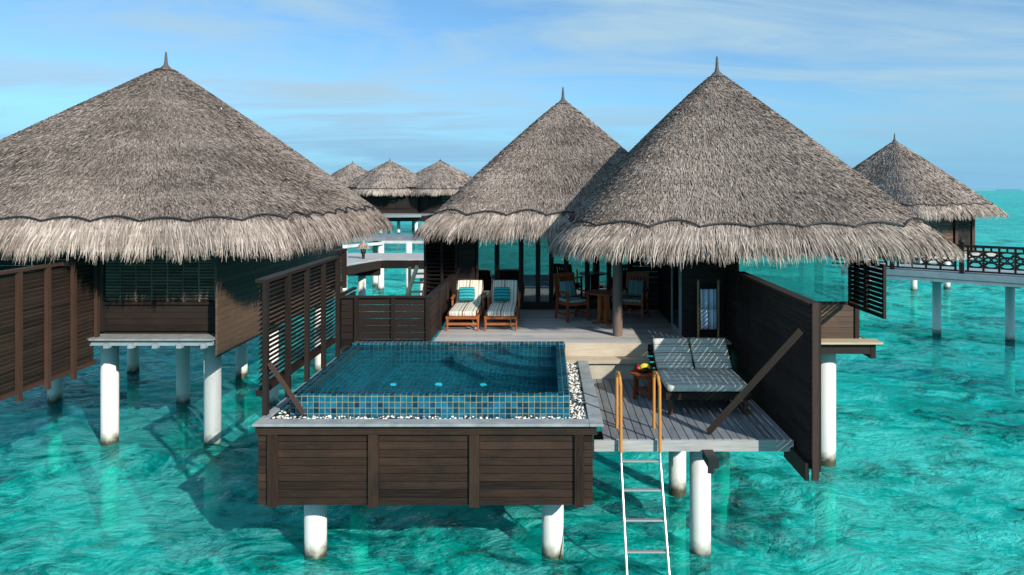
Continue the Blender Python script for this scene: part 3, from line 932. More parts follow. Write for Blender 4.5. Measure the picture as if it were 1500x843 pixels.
# bed seen dimly through the glass
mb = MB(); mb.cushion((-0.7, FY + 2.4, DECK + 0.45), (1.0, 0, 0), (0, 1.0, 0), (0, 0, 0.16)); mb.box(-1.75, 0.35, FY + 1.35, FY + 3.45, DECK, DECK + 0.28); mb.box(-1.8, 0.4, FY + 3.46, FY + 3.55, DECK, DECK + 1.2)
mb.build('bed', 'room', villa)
# pale door on the right terrace wall
mb = MB(); mb.box(2.73, 2.776, 13.98, 14.06, DECK, 4.7); mb.box(2.73, 2.776, 14.85, 14.93, DECK, 4.7); mb.box(2.73, 2.776, 14.06, 14.85, DECK, DECK + 0.1)
so_ = mb.build('side_door', 'grey_concrete', villa)
g = MB(); g.box(2.745, 2.757, 14.062, 14.848, DECK + 0.102, 4.7); p = g.build('pane', 'glass', villa); p.parent = so_
# bathroom bay to the right with the big window
BY = 13.78
mb = MB(); board_wall_x(mb, 3.70, 6.22, BY, DECK - 0.02, 3.25, 0.112)
board_wall_y(mb, 6.22, BY + 0.05, 15.3, DECK - 0.02, 3.05, 0.112); board_wall_x(mb, 3.72, 6.22, 15.26, DECK - 0.02, 2.95, 0.112)
mb.build('bay_wall', 'brown_wood', villa)
mb = MB()
mb.box(6.225, 6.31, BY - 0.03, BY + 0.048, DECK - 0.02, 4.6); mb.box(3.62, 3.70, BY - 0.03, BY + 0.04, DECK - 0.02, 4.6)
mb.box(3.70, 6.22, BY - 0.02, BY + 0.05, 3.252, 3.30)
mb.build('bay_frame', 'dark_wood', villa)
MB().box(3.70, 6.22, BY + 0.01, BY + 0.02, 3.30, 4.6).build('bay_window', 'bay_glass', villa)
MB().box(3.72, 6.20, 15.28, 15.29, 2.96, 4.6).build('bay_window', 'bay_glass', villa)
mb = MB(); mb.box(3.72, 6.62, 13.40, BY - 0.035, DECK - 0.055, DECK - 0.015)
mb.build('bay_ledge', 'pale_wood', villa)
MB().box(3.72, 6.42, 13.52, 13.62, DECK - 0.27, DECK - 0.06).build('bay_beam', 'dark_wood', villa)
mb = MB(); mb.prism([(6.43, 13.52), (6.53, 13.52), (6.53, 15.5), (6.43, 15.5)], DECK - 0.36, DECK - 0.06)
mb.build('bay_beam', 'dark_wood', villa)
for yy in (15.1,):
    mb = MB(); mb.box(3.72, 6.42, yy, yy + 0.12, DECK - 0.3, DECK - 0.06); mb.build('bay_beam', 'dark_wood', villa)
MB().box(3.65, 6.4, 13.66, 15.3, DECK - 0.052, DECK - 0.022).build('bay_floor', 'deck_grey', villa)
# open louvred shutters folded out over the water
for (ya, yb) in ((12.22, 12.92), (12.95, 13.66)):
    f = MB()
    for yy in (ya, yb - 0.05): f.box(6.04, 6.09, yy, yy + 0.05, 3.25, 4.22)
    f.box(6.04, 6.09, ya + 0.05, yb - 0.05, 3.25, 3.32); f.box(6.04, 6.09, ya + 0.05, yb - 0.05, 4.15, 4.22)
    fo = f.build('shutter', 'dark_wood', villa)
    g = MB(); z = 3.38
    while z < 4.12:
        g.obox((6.065, (ya + yb) / 2, z), (0.018, 0, 0.030), (0, (yb - ya) / 2 - 0.05, 0), (-0.005, 0, 0.003)); z += 0.088
    s_ = g.build('slats', 'dark_wood', villa); s_.parent = fo
make_roof(villa, 4.0, 15.98, 3.38, 4.88, 3.40, 0, 135000, 34000, label='right hand taller thatched cone roof')
make_roof(villa, 0.48, 19.4, 3.25, 4.95, 3.12, 0, 110000, 24000, label='left hand thatched cone roof set further back')

# ================================================================== POOL
pool = thing('plunge_pool', 'raised blue tiled plunge pool in a dark plank clad box on white stilts', 'pool', (-1.7, 11.6, 1.1))
PX0, PX1, PY0, PY1 = -3.73, 0.35, 9.97, 13.30
RT = 0.13; DEP = 1.25
Zr = DECK
mb = MB()
# outer+inner walls in one shell (butted)
mb.box(PX0, PX1, PY0, PY0 + RT, POOLB - 0.12, Zr - 0.006, world=True)
mb.box(PX0, PX1, PY1 - 0.17, PY1, POOLB - 0.12, Zr + 0.03, world=True)
mb.box(PX0, PX0 + 0.17, PY0 + RT, PY1 - 0.17, POOLB - 0.12, Zr - 0.006, world=True)
mb.box(PX1 - 0.17, PX1, PY0 + RT, PY1 - 0.17, POOLB - 0.12, Zr - 0.006, world=True)
mb.build('rim', 'tile', pool)
mb = MB()
# lower shell
zb = Zr - DEP
mb.box(PX0 + .02, PX1 - .02, PY0 + .02, PY0 + RT, zb, POOLB - 0.121, world=True)
mb.box(PX0 + .02, PX1 - .02, PY1 - 0.17, PY1 - .02, zb, POOLB - 0.121, world=True)
mb.box(PX0 + .02, PX0 + 0.17, PY0 + RT, PY1 - 0.17, zb, POOLB - 0.121, world=True)
mb.box(PX1 - 0.17, PX1 - .02, PY0 + RT, PY1 - 0.17, zb, POOLB - 0.121, world=True)
mb.box(PX0 + 0.02, PX1 - 0.02, PY0 + .02, PY1 - .02, zb - 0.08, zb - 0.001, world=True)
mb.build('basin', 'tile_in', pool)
# bench along the left side
MB().box(PX0 + 0.172, PX0 + 0.85, PY0 + RT + 0.002, PY1 - 0.172, zb + 0.001, Zr - 0.45, world=True).build('bench', 'tile_in', pool)
# curved steps in the back right corner
def arc_step(rad, z0, z1):
    cx_, cy_ = PX1 - 0.172, PY1 - 0.172
    n = 28
    poly = [(cx_, cy_)] + [(cx_ - rad * math.sin(math.pi / 2 * (1 - i / n)), cy_ - rad * 0.72 * math.cos(math.pi / 2 * (1 - i / n))) for i in range(n + 1)]
    mb = MB(); k = len(poly)
    mb.quad([(x, y, z1) for x, y in poly], [(x, y) for x, y in poly])
    for i in range(1, k - 1):
        (xa, ya), (xb, yb) = poly[i], poly[i + 1]
        u0 = rad * (i - 1) * math.pi / 2 / n; u1 = rad * i * math.pi / 2 / n
        mb.quad([(xa, ya, z0), (xb, yb, z0), (xb, yb, z1), (xa, ya, z1)], [(u0, z0), (u1, z0), (u1, z1), (u0, z1)])
    return mb.build('curved_step', 'tile_in', pool)
arc_step(1.95, zb + 0.001, Zr - 0.80); arc_step(1.45, Zr - 0.799, Zr - 0.52); arc_step(0.95, Zr - 0.519, Zr - 0.26)
m = MB(); m.quad([(PX0 + 0.01, PY0 + 0.01, Zr), (PX1 - 0.01, PY0 + 0.01, Zr), (PX1 - 0.01, PY1 - 0.172, Zr), (PX0 + 0.01, PY1 - 0.172, Zr)])
m.build('pool_water', 'pool_water', pool)
for x in (-2.62, -1.86, -1.08):
    MB().lathe((x, 11.75, zb), [(0.0, 0.03), (0.055, 0.03), (0.06, 0.0)][::-1], 16).build('underwater_light', 'pool_light', pool)
# pebble channel bed and stone coping
mb = MB()
mb.box(-4.0, 0.60, 9.64, 9.965, POOLB - 0.16, POOLB - 0.122); mb.box(0.355, 0.60, 9.966, 13.3, POOLB - 0.16, POOLB - 0.122); mb.box(-4.0, -3.735, 9.966, 13.3, POOLB - 0.16, POOLB - 0.122)
mb.build('channel_bed', 'bed', pool)
mb = MB()
mb.box(-4.10, 0.60, 9.50, 9.74, POOLB - 0.035, POOLB)
mb.box(0.602, 0.80, 9.50, 13.04, POOLB - 0.035, POOLB)
mb.box(-4.10, -3.98, 9.742, 13.3, POOLB - 0.035, POOLB)
mb.build('coping', 'coping', pool, bevel=0.006)
# plank cladding
BX0, BX1, BYF = -4.06, 0.66, 9.62
mb = MB(); nrow = 9; z0b, z1b = 1.12, 2.13
hh = (z1b - z0b) / nrow
for k in range(nrow):
    for (a, b) in ((BX0, -3.92), (-3.78, -2.50), (-2.36, -1.08), (-0.94, 0.40), (0.53, BX1)):
        wob = random.uniform(0, 0.004)
        mb.box(a + 0.002, b - 0.002, BYF + wob, BYF + 0.05, z0b + k * hh + random.uniform(0.003, 0.006), z0b + (k + 1) * hh - random.uniform(0.003, 0.006))
for k in range(nrow):
    mb.box(BX0, BX0 + 0.05, BYF + 0.06, 13.2, z0b + k * hh + 0.004, z0b + (k + 1) * hh - 0.004)
    mb.box(BX1 - 0.05, BX1, BYF + 0.06, 13.2, z0b + k * hh + 0.004, z0b + (k + 1) * hh - 0.004)
mb.build('plank_cladding', 'box_wood', pool)
for (a, b) in ((-3.92, -3.78), (-2.50, -2.36), (-1.08, -0.94), (0.40, 0.53)):
    MB().box(a, b, BYF - 0.035, BYF + 0.02, z0b - 0.012, z1b + 0.0).build('batten', 'box_wood', pool)
mb = MB(); mb.box(BX0 - 0.02, BX1 + 0.05, BYF - 0.05, BYF + 0.02, z1b + 0.002, POOLB - 0.037)
mb.build('top_board', 'box_wood', pool)
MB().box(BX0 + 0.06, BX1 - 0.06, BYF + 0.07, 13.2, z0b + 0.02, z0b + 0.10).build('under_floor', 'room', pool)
for (x, y) in ((-3.53, 10.45), (0.10, 10.45), (-3.53, 12.9), (0.10, 12.9)):
    stilt(x, y, 1.14, pool, 0.167)
# pebbles
def pebbles():
    ico = bmesh.new(); bmesh.ops.create_icosphere(ico, subdivisions=1, radius=1)
    bv = np.array([v.co[:] for v in ico.verts]); bf = np.array([[v.index for v in f.verts] for f in ico.faces]); ico.free()
    areas = [((-3.97, 0.58), (9.76, 9.96), 900), ((0.365, 0.59), (9.76, 13.02), 900), ((-3.97, -3.75), (9.96, 13.2), 700)]
    Vs, Fs, Rs = [], [], []; k = 0
    for (xa, xb), (ya, yb), n in areas:
        for i in range(n):
            s = np.array([RNG.uniform(.014, .034), RNG.uniform(.012, .026), RNG.uniform(.008, .015)])
            a = RNG.uniform(0, 6.28); c_, s_ = math.cos(a), math.sin(a)
            v = bv * s; v = v @ np.array([[c_, s_, 0], [-s_, c_, 0], [0, 0, 1]])
            v = v + np.array([RNG.uniform(xa, xb), RNG.uniform(ya, yb), POOLB - 0.115 + RNG.uniform(0, 0.085)])
            Vs.append(v); Fs.append(bf + k); Rs += [RNG.random()] * len(bf); k += len(bv)
    me = bpy.data.meshes.new('pebbles'); me.from_pydata(np.vstack(Vs).tolist(), [], np.vstack(Fs).tolist())
    at = me.attributes.new('rnd', 'FLOAT', 'FACE'); at.data.foreach_set('value', np.array(Rs, dtype=np.float32))
    me.polygons.foreach_set('use_smooth', [True] * len(me.polygons)); me.materials.append(M['pebble'])
    o = bpy.data.objects.new('pebbles', me); COL.objects.link(o); tag(o, kind='stuff')
pebbles()

# ================================================================== SUN DECK
sd = thing('sun_deck', 'lower grey plank sun deck with ladder and daybed beside the pool', 'deck', (2.2, 11.6, SUND))
mb = MB(); x = 0.84
while x < 3.56:
    mb.box(x, x + 0.112, 9.97, EY - 0.21, SUND - 0.035, SUND); x += 0.125
mb.build('deck_boards', 'sundeck_wood', sd)
mb = MB(); mb.box(0.70, 3.60, 9.93, 9.968, SUND - 0.17, SUND - 0.012); mb.build('edge_beam', 'deck_grey', sd)
mb = MB()
for y in (10.3, 11.4, 12.5): mb.box(0.72, 3.58, y, y + 0.08, SUND - 0.2, SUND - 0.037)
mb.box(0.9, 3.5, 10.2, 13.1, SUND - 0.06, SUND - 0.04)
mb.build('joist', 'dark_wood', sd)
stilt(2.44, 12.7, SUND - 0.2, sd, 0.16); stilt(2.37, 10.5, SUND - 0.2, sd, 0.16)
mb = MB(); mb.box(2.27, 2.42, 9.55, 9.925, SUND - 0.26, SUND - 0.14); mb.beam((2.30, 9.55, SUND - 0.27), (2.42, 9.92, SUND - 0.40), 0.08, 0.12)
mb.build('bracket', 'black', sd)

# right louvred fence
fx = 3.66
rf = louvre_fence('louvre_fence', 'tall dark louvred fence on the right side of the sun deck', fx, 9.40, 12.95, 4.01, 1.76, 1.70, 5, post_side=1, tilt=67, depth=0.102, spacing=0.082)
MB().box(fx - 0.03, fx + 0.055, 9.30, 9.345, 1.60, 4.02).build('end_board', 'rail_wood', rf)
MB().box(fx - 0.11, fx - 0.06, 9.35, 10.2, 1.58, 1.82).build('skirt_board', 'dark_wood', rf)
MB().beam((fx - 0.13, 9.45, 3.62), (2.42, 10.15, SUND + 0.04), 0.075, 0.09).build('brace', 'rail_wood', rf)
# left louvred fence
lx = -4.15
lf = louvre_fence('louvre_fence', 'dark louvred fence on the left of the pool with gaps showing the water', lx, 9.92, 13.35, 4.27, 2.60, [2.16, 2.16, 2.16, 2.16, 2.16], 4, post_side=1, spacing=0.070, depth=0.090, tilt=48)
MB().beam((lx + 0.14, 9.88, 3.06), (-3.50, 9.86, POOLB + 0.035), 0.04, 0.055).build('brace', 'rail_wood', lf)
lp = louvre_fence('louvre_fence', 'short narrow louvred screen under the eave behind the left fence', lx - 0.06, 13.50, 14.0, 4.36, 3.62, 3.55, 1, wood_='brown_wood', post_side=1, spacing=0.070, depth=0.088, tilt=48)
# half wall behind the pool
hw = thing('plank_half_wall', 'dark horizontal plank half wall between the terrace and the pool corner', 'low wall', (-3.2, 13.4, 2.2))
def planks_x(x0, x1, y, z0, z1, n):
    mb = MB(); h = (z1 - z0) / n
    for k in range(n): mb.box(x0, x1, y, y + 0.03, z0 + k * h + 0.006, z0 + (k + 1) * h - 0.006)
    return mb
def planks_y(x, y0, y1, z0, z1, n):
    mb = MB(); h = (z1 - z0) / n
    for k in range(n): mb.box(x, x + 0.03, y0, y1, z0 + k * h + 0.006, z0 + (k + 1) * h - 0.006)
    return mb
planks_x(-4.02, -2.30, 13.40, 2.22, 3.44, 9).build('front_planks', 'dark_wood', hw)
planks_y(-2.30, 13.44, 16.85, DECK, 3.44, 6).build('side_planks', 'dark_wood', hw)
planks_y(-4.10, 13.44, 14.6, 2.4, 3.40, 8).build('left_planks', 'dark_wood', hw)
for (x, y) in ((-3.72, 13.36), (-3.0, 13.36), (-2.32, 13.36)):
    MB().box(x - 0.04, x + 0.04, y, y + 0.038, 2.22, 3.44).build('post', 'dark_wood', hw)
for y in (14.5, 15.6, 16.7):
    MB().box(-2.266, -2.22, y - 0.04, y + 0.04, DECK, 3.44).build('post', 'dark_wood', hw)
mb = MB(); mb.box(-4.12, -2.24, 13.35, 13.46, 3.442, 3.48); mb.box(-2.35, -2.24, 13.462, 16.87, 3.442, 3.48); mb.box(-4.14, -4.05, 13.462, 14.62, 3.442, 3.48)
mb.build('cap_rail', 'dark_wood', hw)

# ================================================================== LADDER
ld = thing('swim_ladder', 'steel swim ladder with orange wooden handrails going down from the sun deck', 'ladder', (1.36, 9.9, SUND))
for x in (1.08, 1.645):
    p = []
    top = SUND + 0.90
    p = [(x, 10.42, SUND), (x, 10.42, top - 0.12), (x, 10.36, top - 0.03), (x, 10.20, top + 0.0), (x, 10.02, top - 0.02), (x, 9.90, top - 0.10), (x, 9.86, SUND - 0.16)]
    MB().tube(p, 0.024, 14).build('handrail', 'handle_wood', ld, smooth=True)
    MB().tube([(x, 9.86, SUND - 0.16), (x, 9.82, SUND - 0.30), (x, 9.05, 0.30), (x, 8.72, -0.75)], 0.018, 12).build('side_rail', 'steel', ld, smooth=True)
for k in range(8):
    f = (0.11 + k * 0.335)
    z = SUND - 0.17 - f; y = 9.85 - (SUND - 0.30 - z) * 0.573 + 0.0
    MB().box(1.08, 1.645, y - 0.03, y + 0.03, z - 0.012, z + 0.012).build('rung', 'steel', ld, bevel=0.005)

# ================================================================== FURNITURE
def make_lounger(x, y, label, armlen=1.0):
    t_ = thing('sun_lounger', label, 'sun lounger', (x, y, DECK), 0, 'sun loungers on the terrace')
    W = 0.325
    B = lambda mb, n, m='teak', **k: mb.build(n, m, t_, world=False, **k)
    for sx in (-1, 1):
        B(MB().tube([(sx * W, 0.03, 0.0), (sx * W, 0.03, 0.05), (sx * W, 0.03, 0.27)], [0.026, 0.022, 0.032], 10), 'leg', smooth=True)
        B(MB().box(sx * W - 0.025, sx * W + 0.025, 1.32, 1.37, 0, 0.56), 'leg')
    f = MB()
    for sx in (-1, 1): f.box(sx * W - 0.022, sx * W + 0.022, 0.0, 1.78, 0.25, 0.31)
    f.box(-W + 0.02, W - 0.02, 0.0, 0.04, 0.25, 0.31)
    for i in range(14): f.box(-W + 0.02, W - 0.02, 0.08 + i * 0.085, 0.14 + i * 0.085, 0.285, 0.30)
    B(f, 'frame')
    B(MB().box(-W, W, 0.015, 0.045, 0.12, 0.17), 'stretcher')
    for sx in (-1, 1):
        a = MB(); a.beam((sx * (W + 0.02), 0.98, 0.53), (sx * (W + 0.02), 1.55, 0.57), 0.06, 0.028); a.box(sx * (W + 0.02) - 0.02, sx * (W + 0.02) + 0.02, 1.02, 1.06, 0.28, 0.52)
        B(a, 'armrest')
    a = MB(); a.tube([(W - 0.16, 0.34, 0.24), (W - 0.10, 0.30, 0.05), (W - 0.05, 0.14, 0.035), (W - 0.14, 0.10, 0.10)], 0.012, 8)
    B(a, 'hanging_strap', 'lounge_fabric', smooth=True)
    B(MB().cushion((0, 0.57, 0.365), (W - 0.01, 0, 0), (0, 0.60, 0), (0, 0, 0.06), 0.06), 'seat_cushion', 'lounge_fabric', smooth=True, weld=True)
    u = Vector((0, math.cos(math.radians(56)), math.sin(math.radians(56)))); n = Vector((0, -u.z, u.y))
    c = Vector((0, 1.18, 0.37)) + u * 0.29 + n * 0.0
    B(MB().cushion(c, (W - 0.01, 0, 0), u * 0.31, n * 0.055, 0.06), 'back_cushion', 'lounge_fabric', smooth=True, weld=True)
    return t_
def pillow(x, y, z, lab, w_=0.2, h_=0.18, tilt=56, rz=0.0, mat='teal_pillow', grp=None):
    u = Vector((0, math.cos(math.radians(tilt)), math.sin(math.radians(tilt)))); n = Vector((0, -u.z, u.y))
    o = MB().cushion((0, 0, 0), (w_, 0, 0), u * h_, n * 0.05, 0.55, 10).build('throw_pillow', mat, None, smooth=True, weld=True)
    o.location = (x, y, z); o.rotation_euler = (0, 0, rz)
    return tag(o, lab, 'pillow', grp)
make_lounger(-1.77, 14.40, 'striped sun lounger nearer the half wall, left of the pair')
make_lounger(-0.96, 14.40, 'striped sun lounger nearer the round table, right of the pair')
pillow(-1.81, 15.575, DECK + 0.60, 'teal striped pillow leaning on the left sun lounger', 0.185, 0.17, 56, 0.05, grp='teal pillows on the loungers')
pillow(-1.01, 15.575, DECK + 0.60, 'teal striped pillow leaning on the right sun lounger', 0.185, 0.17, 56, 0.05, grp='teal pillows on the loungers')

def make_chair(x, y, rz, label):
    """armchair facing local -Y"""
    t_ = thing('armchair', label, 'chair', (x, y, DECK), rz, 'wooden armchairs at the round table')
    B = lambda mb, n, m='dark_teak', **k: mb.build(n, m, t_, world=False, **k)
    for sx in (-1, 1):
        B(MB().beam((sx * 0.27, -0.26, 0), (sx * 0.26, -0.24, 0.63), 0.045, 0.045, (0, 1, 0)), 'leg')
        B(MB().beam((sx * 0.27, 0.30, 0), (sx * 0.25, 0.24, 0.45), 0.045, 0.045, (0, 1, 0)), 'leg')
        B(MB().beam((sx * 0.275, -0.29, 0.645), (sx * 0.275, 0.30, 0.66), 0.065, 0.028), 'armrest')
    f = MB(); f.box(-0.25, 0.25, -0.25, -0.21, 0.36, 0.42); f.box(-0.25, 0.25, 0.2, 0.24, 0.36, 0.42)
    for sx in (-1, 1): f.box(sx * 0.25 - 0.018, sx * 0.25 + 0.018, -0.21, 0.2, 0.36, 0.42)
    for i in range(7): f.box(-0.23, 0.23, -0.19 + i * 0.055, -0.15 + i * 0.055, 0.40, 0.418)
    B(f, 'seat_frame')
    b = MB()
    for sx in (-1, 1): b.beam((sx * 0.25, 0.24, 0.40), (sx * 0.25, 0.40, 1.03), 0.045, 0.035, (0, 1, 0))
    b.beam((-0.228, 0.395, 0.99), (0.228, 0.395, 0.99), 0.03, 0.09); b.beam((-0.228, 0.27, 0.52), (0.228, 0.27, 0.52), 0.03, 0.05)
    for i in range(6):
        x_ = -0.19 + i * 0.076; b.beam((x_, 0.275, 0.54), (x_, 0.385, 0.95), 0.058, 0.014, (0, 1, 0))
    B(b, 'backrest')
    st = MB()
    for sx in (-1, 1): st.box(sx * 0.26 - 0.014, sx * 0.26 + 0.014, -0.24, 0.27, 0.13, 0.17)
    st.box(-0.245, 0.245, -0.015, 0.015, 0.135, 0.165)
    B(st, 'stretcher')
    B(MB().cushion((0, -0.01, 0.455), (0.235, 0, 0), (0, 0.235, 0), (0, 0, 0.035), 0.2), 'seat_cushion', 'chair_fabric', smooth=True, weld=True)
    B(MB().cushion((0.0, 0.215, 0.68), (0.19, 0, 0), (0, 0.06, 0.18), (0, -0.055, 0.018), 0.35), 'back_pillow', 'chair_pillow', smooth=True, weld=True)
    return t_
make_chair(0.60, 15.66, math.radians(28), 'wooden armchair with teal cushions left of the round table')
make_chair(2.02, 15.75, math.radians(-22), 'wooden armchair with teal cushions behind the round column')

tb = thing('round_table', 'reddish wooden round pedestal table between the two armchairs', 'table', (1.28, 15.25, DECK))
MB().lathe((0, 0, 0.665), [(0, 0), (0.34, 0), (0.38, 0.012), (0.38, 0.032), (0.37, 0.04), (0, 0.04)], 36).build('table_top', 'dark_teak', tb, world=False)
for k in range(4):
    a = math.radians(20 + 90 * k); c, s = math.cos(a), math.sin(a)
    m = MB(); m.beam((c * 0.11, s * 0.11, 0.05), (c * 0.11, s * 0.11, 0.66), 0.055, 0.055, (c, s, 0)); m.beam((c * 0.08, s * 0.08, 0.025), (c * 0.27, s * 0.27, 0.02), 0.055, 0.05)
    m.build('leg', 'teak', tb, world=False)
m = MB(); m.lathe((0, 0, 0.06), [(0.13, 0), (0.13, 0.03), (0, 0.03)], 20); m.build('shelf', 'dark_teak', tb, world=False)

# towel rack
rk = thing('towel_rack', 'wooden ladder style towel rack on the terrace edge', 'towel rack', (3.22, 13.55, DECK))
for sx in (-0.2, 0.2):
    MB().tube([(sx, 0.0, 0.0), (sx, 0.0, 1.17), (sx, 0, 1.2)], [0.024, 0.024, 0.012], 12).build('upright', 'rack_wood', rk, world=False, smooth=True)
for z in (1.0, 0.6, 0.28):
    MB().tube([(-0.178, 0, z), (0.178, 0, z)], 0.013, 8).build('rail', 'rack_wood', rk, world=False, smooth=True)
def towel(z0, z1, y, label):
    """draped over a rail: front sheet and back sheet joined over the top"""
    mb = MB(); n = 10
    prof = [(y + 0.026, z0 + 0.18), (y + 0.026, z1 - 0.02), (y + 0.012, z1 + 0.012), (y - 0.012, z1 + 0.012), (y - 0.026, z1 - 0.02), (y - 0.032, (z0 + z1) / 2), (y - 0.028, z0)]
    d = 0
    for i in range(len(prof) - 1):
        (ya, za), (yb, zb_) = prof[i], prof[i + 1]; l = math.hypot(yb - ya, zb_ - za)
        for k in range(n):
            xa, xb = -0.155 + 0.31 * k / n, -0.155 + 0.31 * (k + 1) / n
            wa, wb = 0.005 * math.sin(xa * 40), 0.005 * math.sin(xb * 40)
            mb.quad([(xa, ya + wa, za), (xa, yb + wa, zb_), (xb, yb + wb, zb_), (xb, ya + wb, za)], [(xa + 1, d), (xa + 1, d + l), (xb + 1, d + l), (xb + 1, d)])
        d += l
    o = mb.build('towel', 'towel', None, smooth=True, weld=True)
    o.location = (3.22, 13.55, DECK)
    so = o.modifiers.new('solid', 'SOLIDIFY'); so.thickness = 0.012
    return tag(o, label, 'towel', 'striped towels on the rack')
towel(0.62, 1.0, 0, 'blue and white striped towel hung on the top rail of the rack')
towel(0.22, 0.6, -0.012, 'blue and white striped towel hung on the lower rail of the rack')

# daybed
db = thing('daybed', 'wide double daybed with grey striped cushions on the sun deck', 'daybed', (2.62, 11.0, SUND))
DW = 0.69
B = lambda mb, n, m='dark_wood', **k: mb.build(n, m, db, world=False, **k)
f = MB()
f.box(-DW, DW, 0.0, 0.05, 0.25, 0.36); f.box(-DW, -DW + 0.05, 0.052, 1.45, 0.25, 0.36); f.box(DW - 0.05, DW, 0.052, 1.45, 0.25, 0.36); f.box(-DW, DW, 1.452, 1.5, 0.25, 0.36)
for i in range(12): f.box(-DW + 0.052, DW - 0.052, 0.08 + i * 0.09, 0.15 + i * 0.09, 0.31, 0.335)
B(f, 'frame')
for sx in (-1, 1):
    for y in (0.04, 1.40):
        B(MB().box(sx * (DW - 0.08) - 0.035, sx * (DW - 0.08) + 0.035, y - 0.03, y + 0.04, 0, 0.25), 'leg', 'rail_wood')
B(MB().cushion((0, 0.52, 0.425), (DW - 0.02, 0, 0), (0, 0.53, 0), (0, 0, 0.062), 0.05), 'seat_cushion', 'daybed_fabric', smooth=True, weld=True)
u = Vector((0, math.cos(math.radians(38)), math.sin(math.radians(38)))); n_ = Vector((0, -u.z, u.y))
for sx in (-1, 1):
    c = Vector((sx * (DW / 2 - 0.005), 1.06, 0.47)) + u * 0.33
    B(MB().cushion(c, (DW / 2 - 0.014, 0, 0), u * 0.34, n_ * 0.055, 0.06), 'back_cushion', 'daybed_fabric', smooth=True, weld=True)
    b = MB(); b.obox(Vector((sx * (DW / 2), 1.10, 0.40)) + u * 0.31 - n_ * 0.0, (DW / 2 - 0.01, 0, 0), u * 0.33, n_ * 0.012)
    B(b, 'backrest')
    B(MB().beam((sx * (DW - 0.07), 1.42, 0.36), (sx * (DW - 0.07), 1.50, 0.70), 0.04, 0.04, (0, 1, 0)), 'back_support')

# side table
st = thing('side_table', 'small round reddish wooden stool table beside the daybed', 'side table', (1.70, 11.95, SUND))
MB().lathe((0, 0, 0.42), [(0, 0), (0.20, 0), (0.235, 0.01), (0.235, 0.032), (0, 0.036)], 32).build('table_top', 'dark_teak', st, world=False)
MB().lathe((0, 0, 0.36), [(0.15, 0), (0.18, 0), (0.18, 0.058), (0.15, 0.058)], 24).build('apron', 'dark_teak', st, world=False)
MB().lathe((0, 0, 0.13), [(0, 0), (0.15, 0), (0.15, 0.02), (0, 0.02)], 24).build('shelf', 'dark_teak', st, world=False)
for k in range(4):
    a = math.radians(30 + 90 * k); c, s = math.cos(a), math.sin(a)
    MB().beam((c * 0.19, s * 0.19, 0), (c * 0.17, s * 0.17, 0.415), 0.045, 0.045, (c, s, 0)).build('leg', 'dark_teak', st, world=False)
tz = SUND + 0.456
bw_ = thing('fruit_bowl', 'dark shallow bowl on the small round table', 'bowl', (1.70, 11.95, tz))
MB().lathe((0, 0, 0), [(0.0, 0), (0.09, 0.0), (0.15, 0.035), (0.175, 0.07), (0.165, 0.07), (0.14, 0.042), (0.085, 0.012), (0, 0.012)], 32).build('bowl', 'bowl', bw_, world=False, smooth=True)
# bananas: one hand of curved fruit
bn = thing('banana_bunch', 'bunch of yellow bananas lying in the bowl', 'bananas', (1.735, 11.93, tz + 0.05))
for k in range(6):
    ph = -0.9 + 0.36 * k
    pts = []; rs = []
    for i in range(9):
        s_ = i / 8; a = -1.05 + 2.1 * s_
        q = Vector((0.10 * math.sin(a), -0.02 - 0.055 * k * 0.35, 0.075 * math.cos(a) - 0.0))
        pts.append(Vector((q.x * math.cos(ph * 0.35) - 0.01, -0.05 + 0.022 * k, q.z - 0.01 * abs(k - 2.5))))
        rs.append(0.019 * (1 - abs(2 * s_ - 1) ** 3 * 0.75))
    MB().tube(pts, rs, 8).build('banana', 'banana', bn, world=False, smooth=True)
def fruit(dx_, dy_, dz_, r, mat, label, cat):
    o = MB().lathe((0, 0, 0), [(0.001, -r)] + [(r * math.sin(math.pi * i / 10) , -r * math.cos(math.pi * i / 10)) for i in range(1, 10)] + [(0.004, r * 0.9)], 16).build(cat.replace(' ', '_'), mat, None, smooth=True, weld=True)
    o.location = (1.70 + dx_, 11.95 + dy_, tz + dz_); tag(o, label, cat, 'fruit in the bowl')
fruit(-0.09, -0.03, 0.06, 0.04, 'red_fruit', 'red fruit at the left rim of the bowl', 'apple')
fruit(-0.07, 0.06, 0.065, 0.042, 'red_fruit', 'red fruit at the back of the bowl behind the bananas', 'apple')
fruit(0.03, 0.09, 0.085, 0.036, 'orange_fruit', 'orange fruit behind the bananas in the bowl', 'orange')

# ================================================================== LEFT VILLA
lv = thing('overwater_villa', 'large overwater villa at the left with a wide thatched roof and louvred shutters', 'villa', (-10.0, 18, DECK))
WY = 14.55
mb = MB(); board_wall_x(mb, -9.45, -6.86, WY, DECK - 0.03, 3.12, 0.135)
board_wall_x(mb, -14.5, -9.9, 15.9, DECK, 4.8)
mb.build('wall', 'dark_wood', lv)
mb = MB(); board_wall_y(mb, -6.84, 14.12, 22.8, 2.10, 4.8, 0.125)
mb.build('side_wall', 'brown_wood', lv)
MB().box(-15, -6.9, 22.5, 22.6, DECK, 4.8).build('back_wall', 'room', lv)
mb = MB()
mb.box(-9.50, -9.40, WY - 0.05, WY - 0.002, DECK - 0.03, 4.8); mb.box(-6.98, -6.86, WY - 0.05, WY - 0.002, DECK - 0.03, 4.8); mb.box(-9.40, -6.98, WY - 0.05, WY + 0.04, 3.122, 3.18)
mb.build('window_frame', 'dark_wood', lv)
xs = [-9.38 + i * 0.335 for i in range(8)]
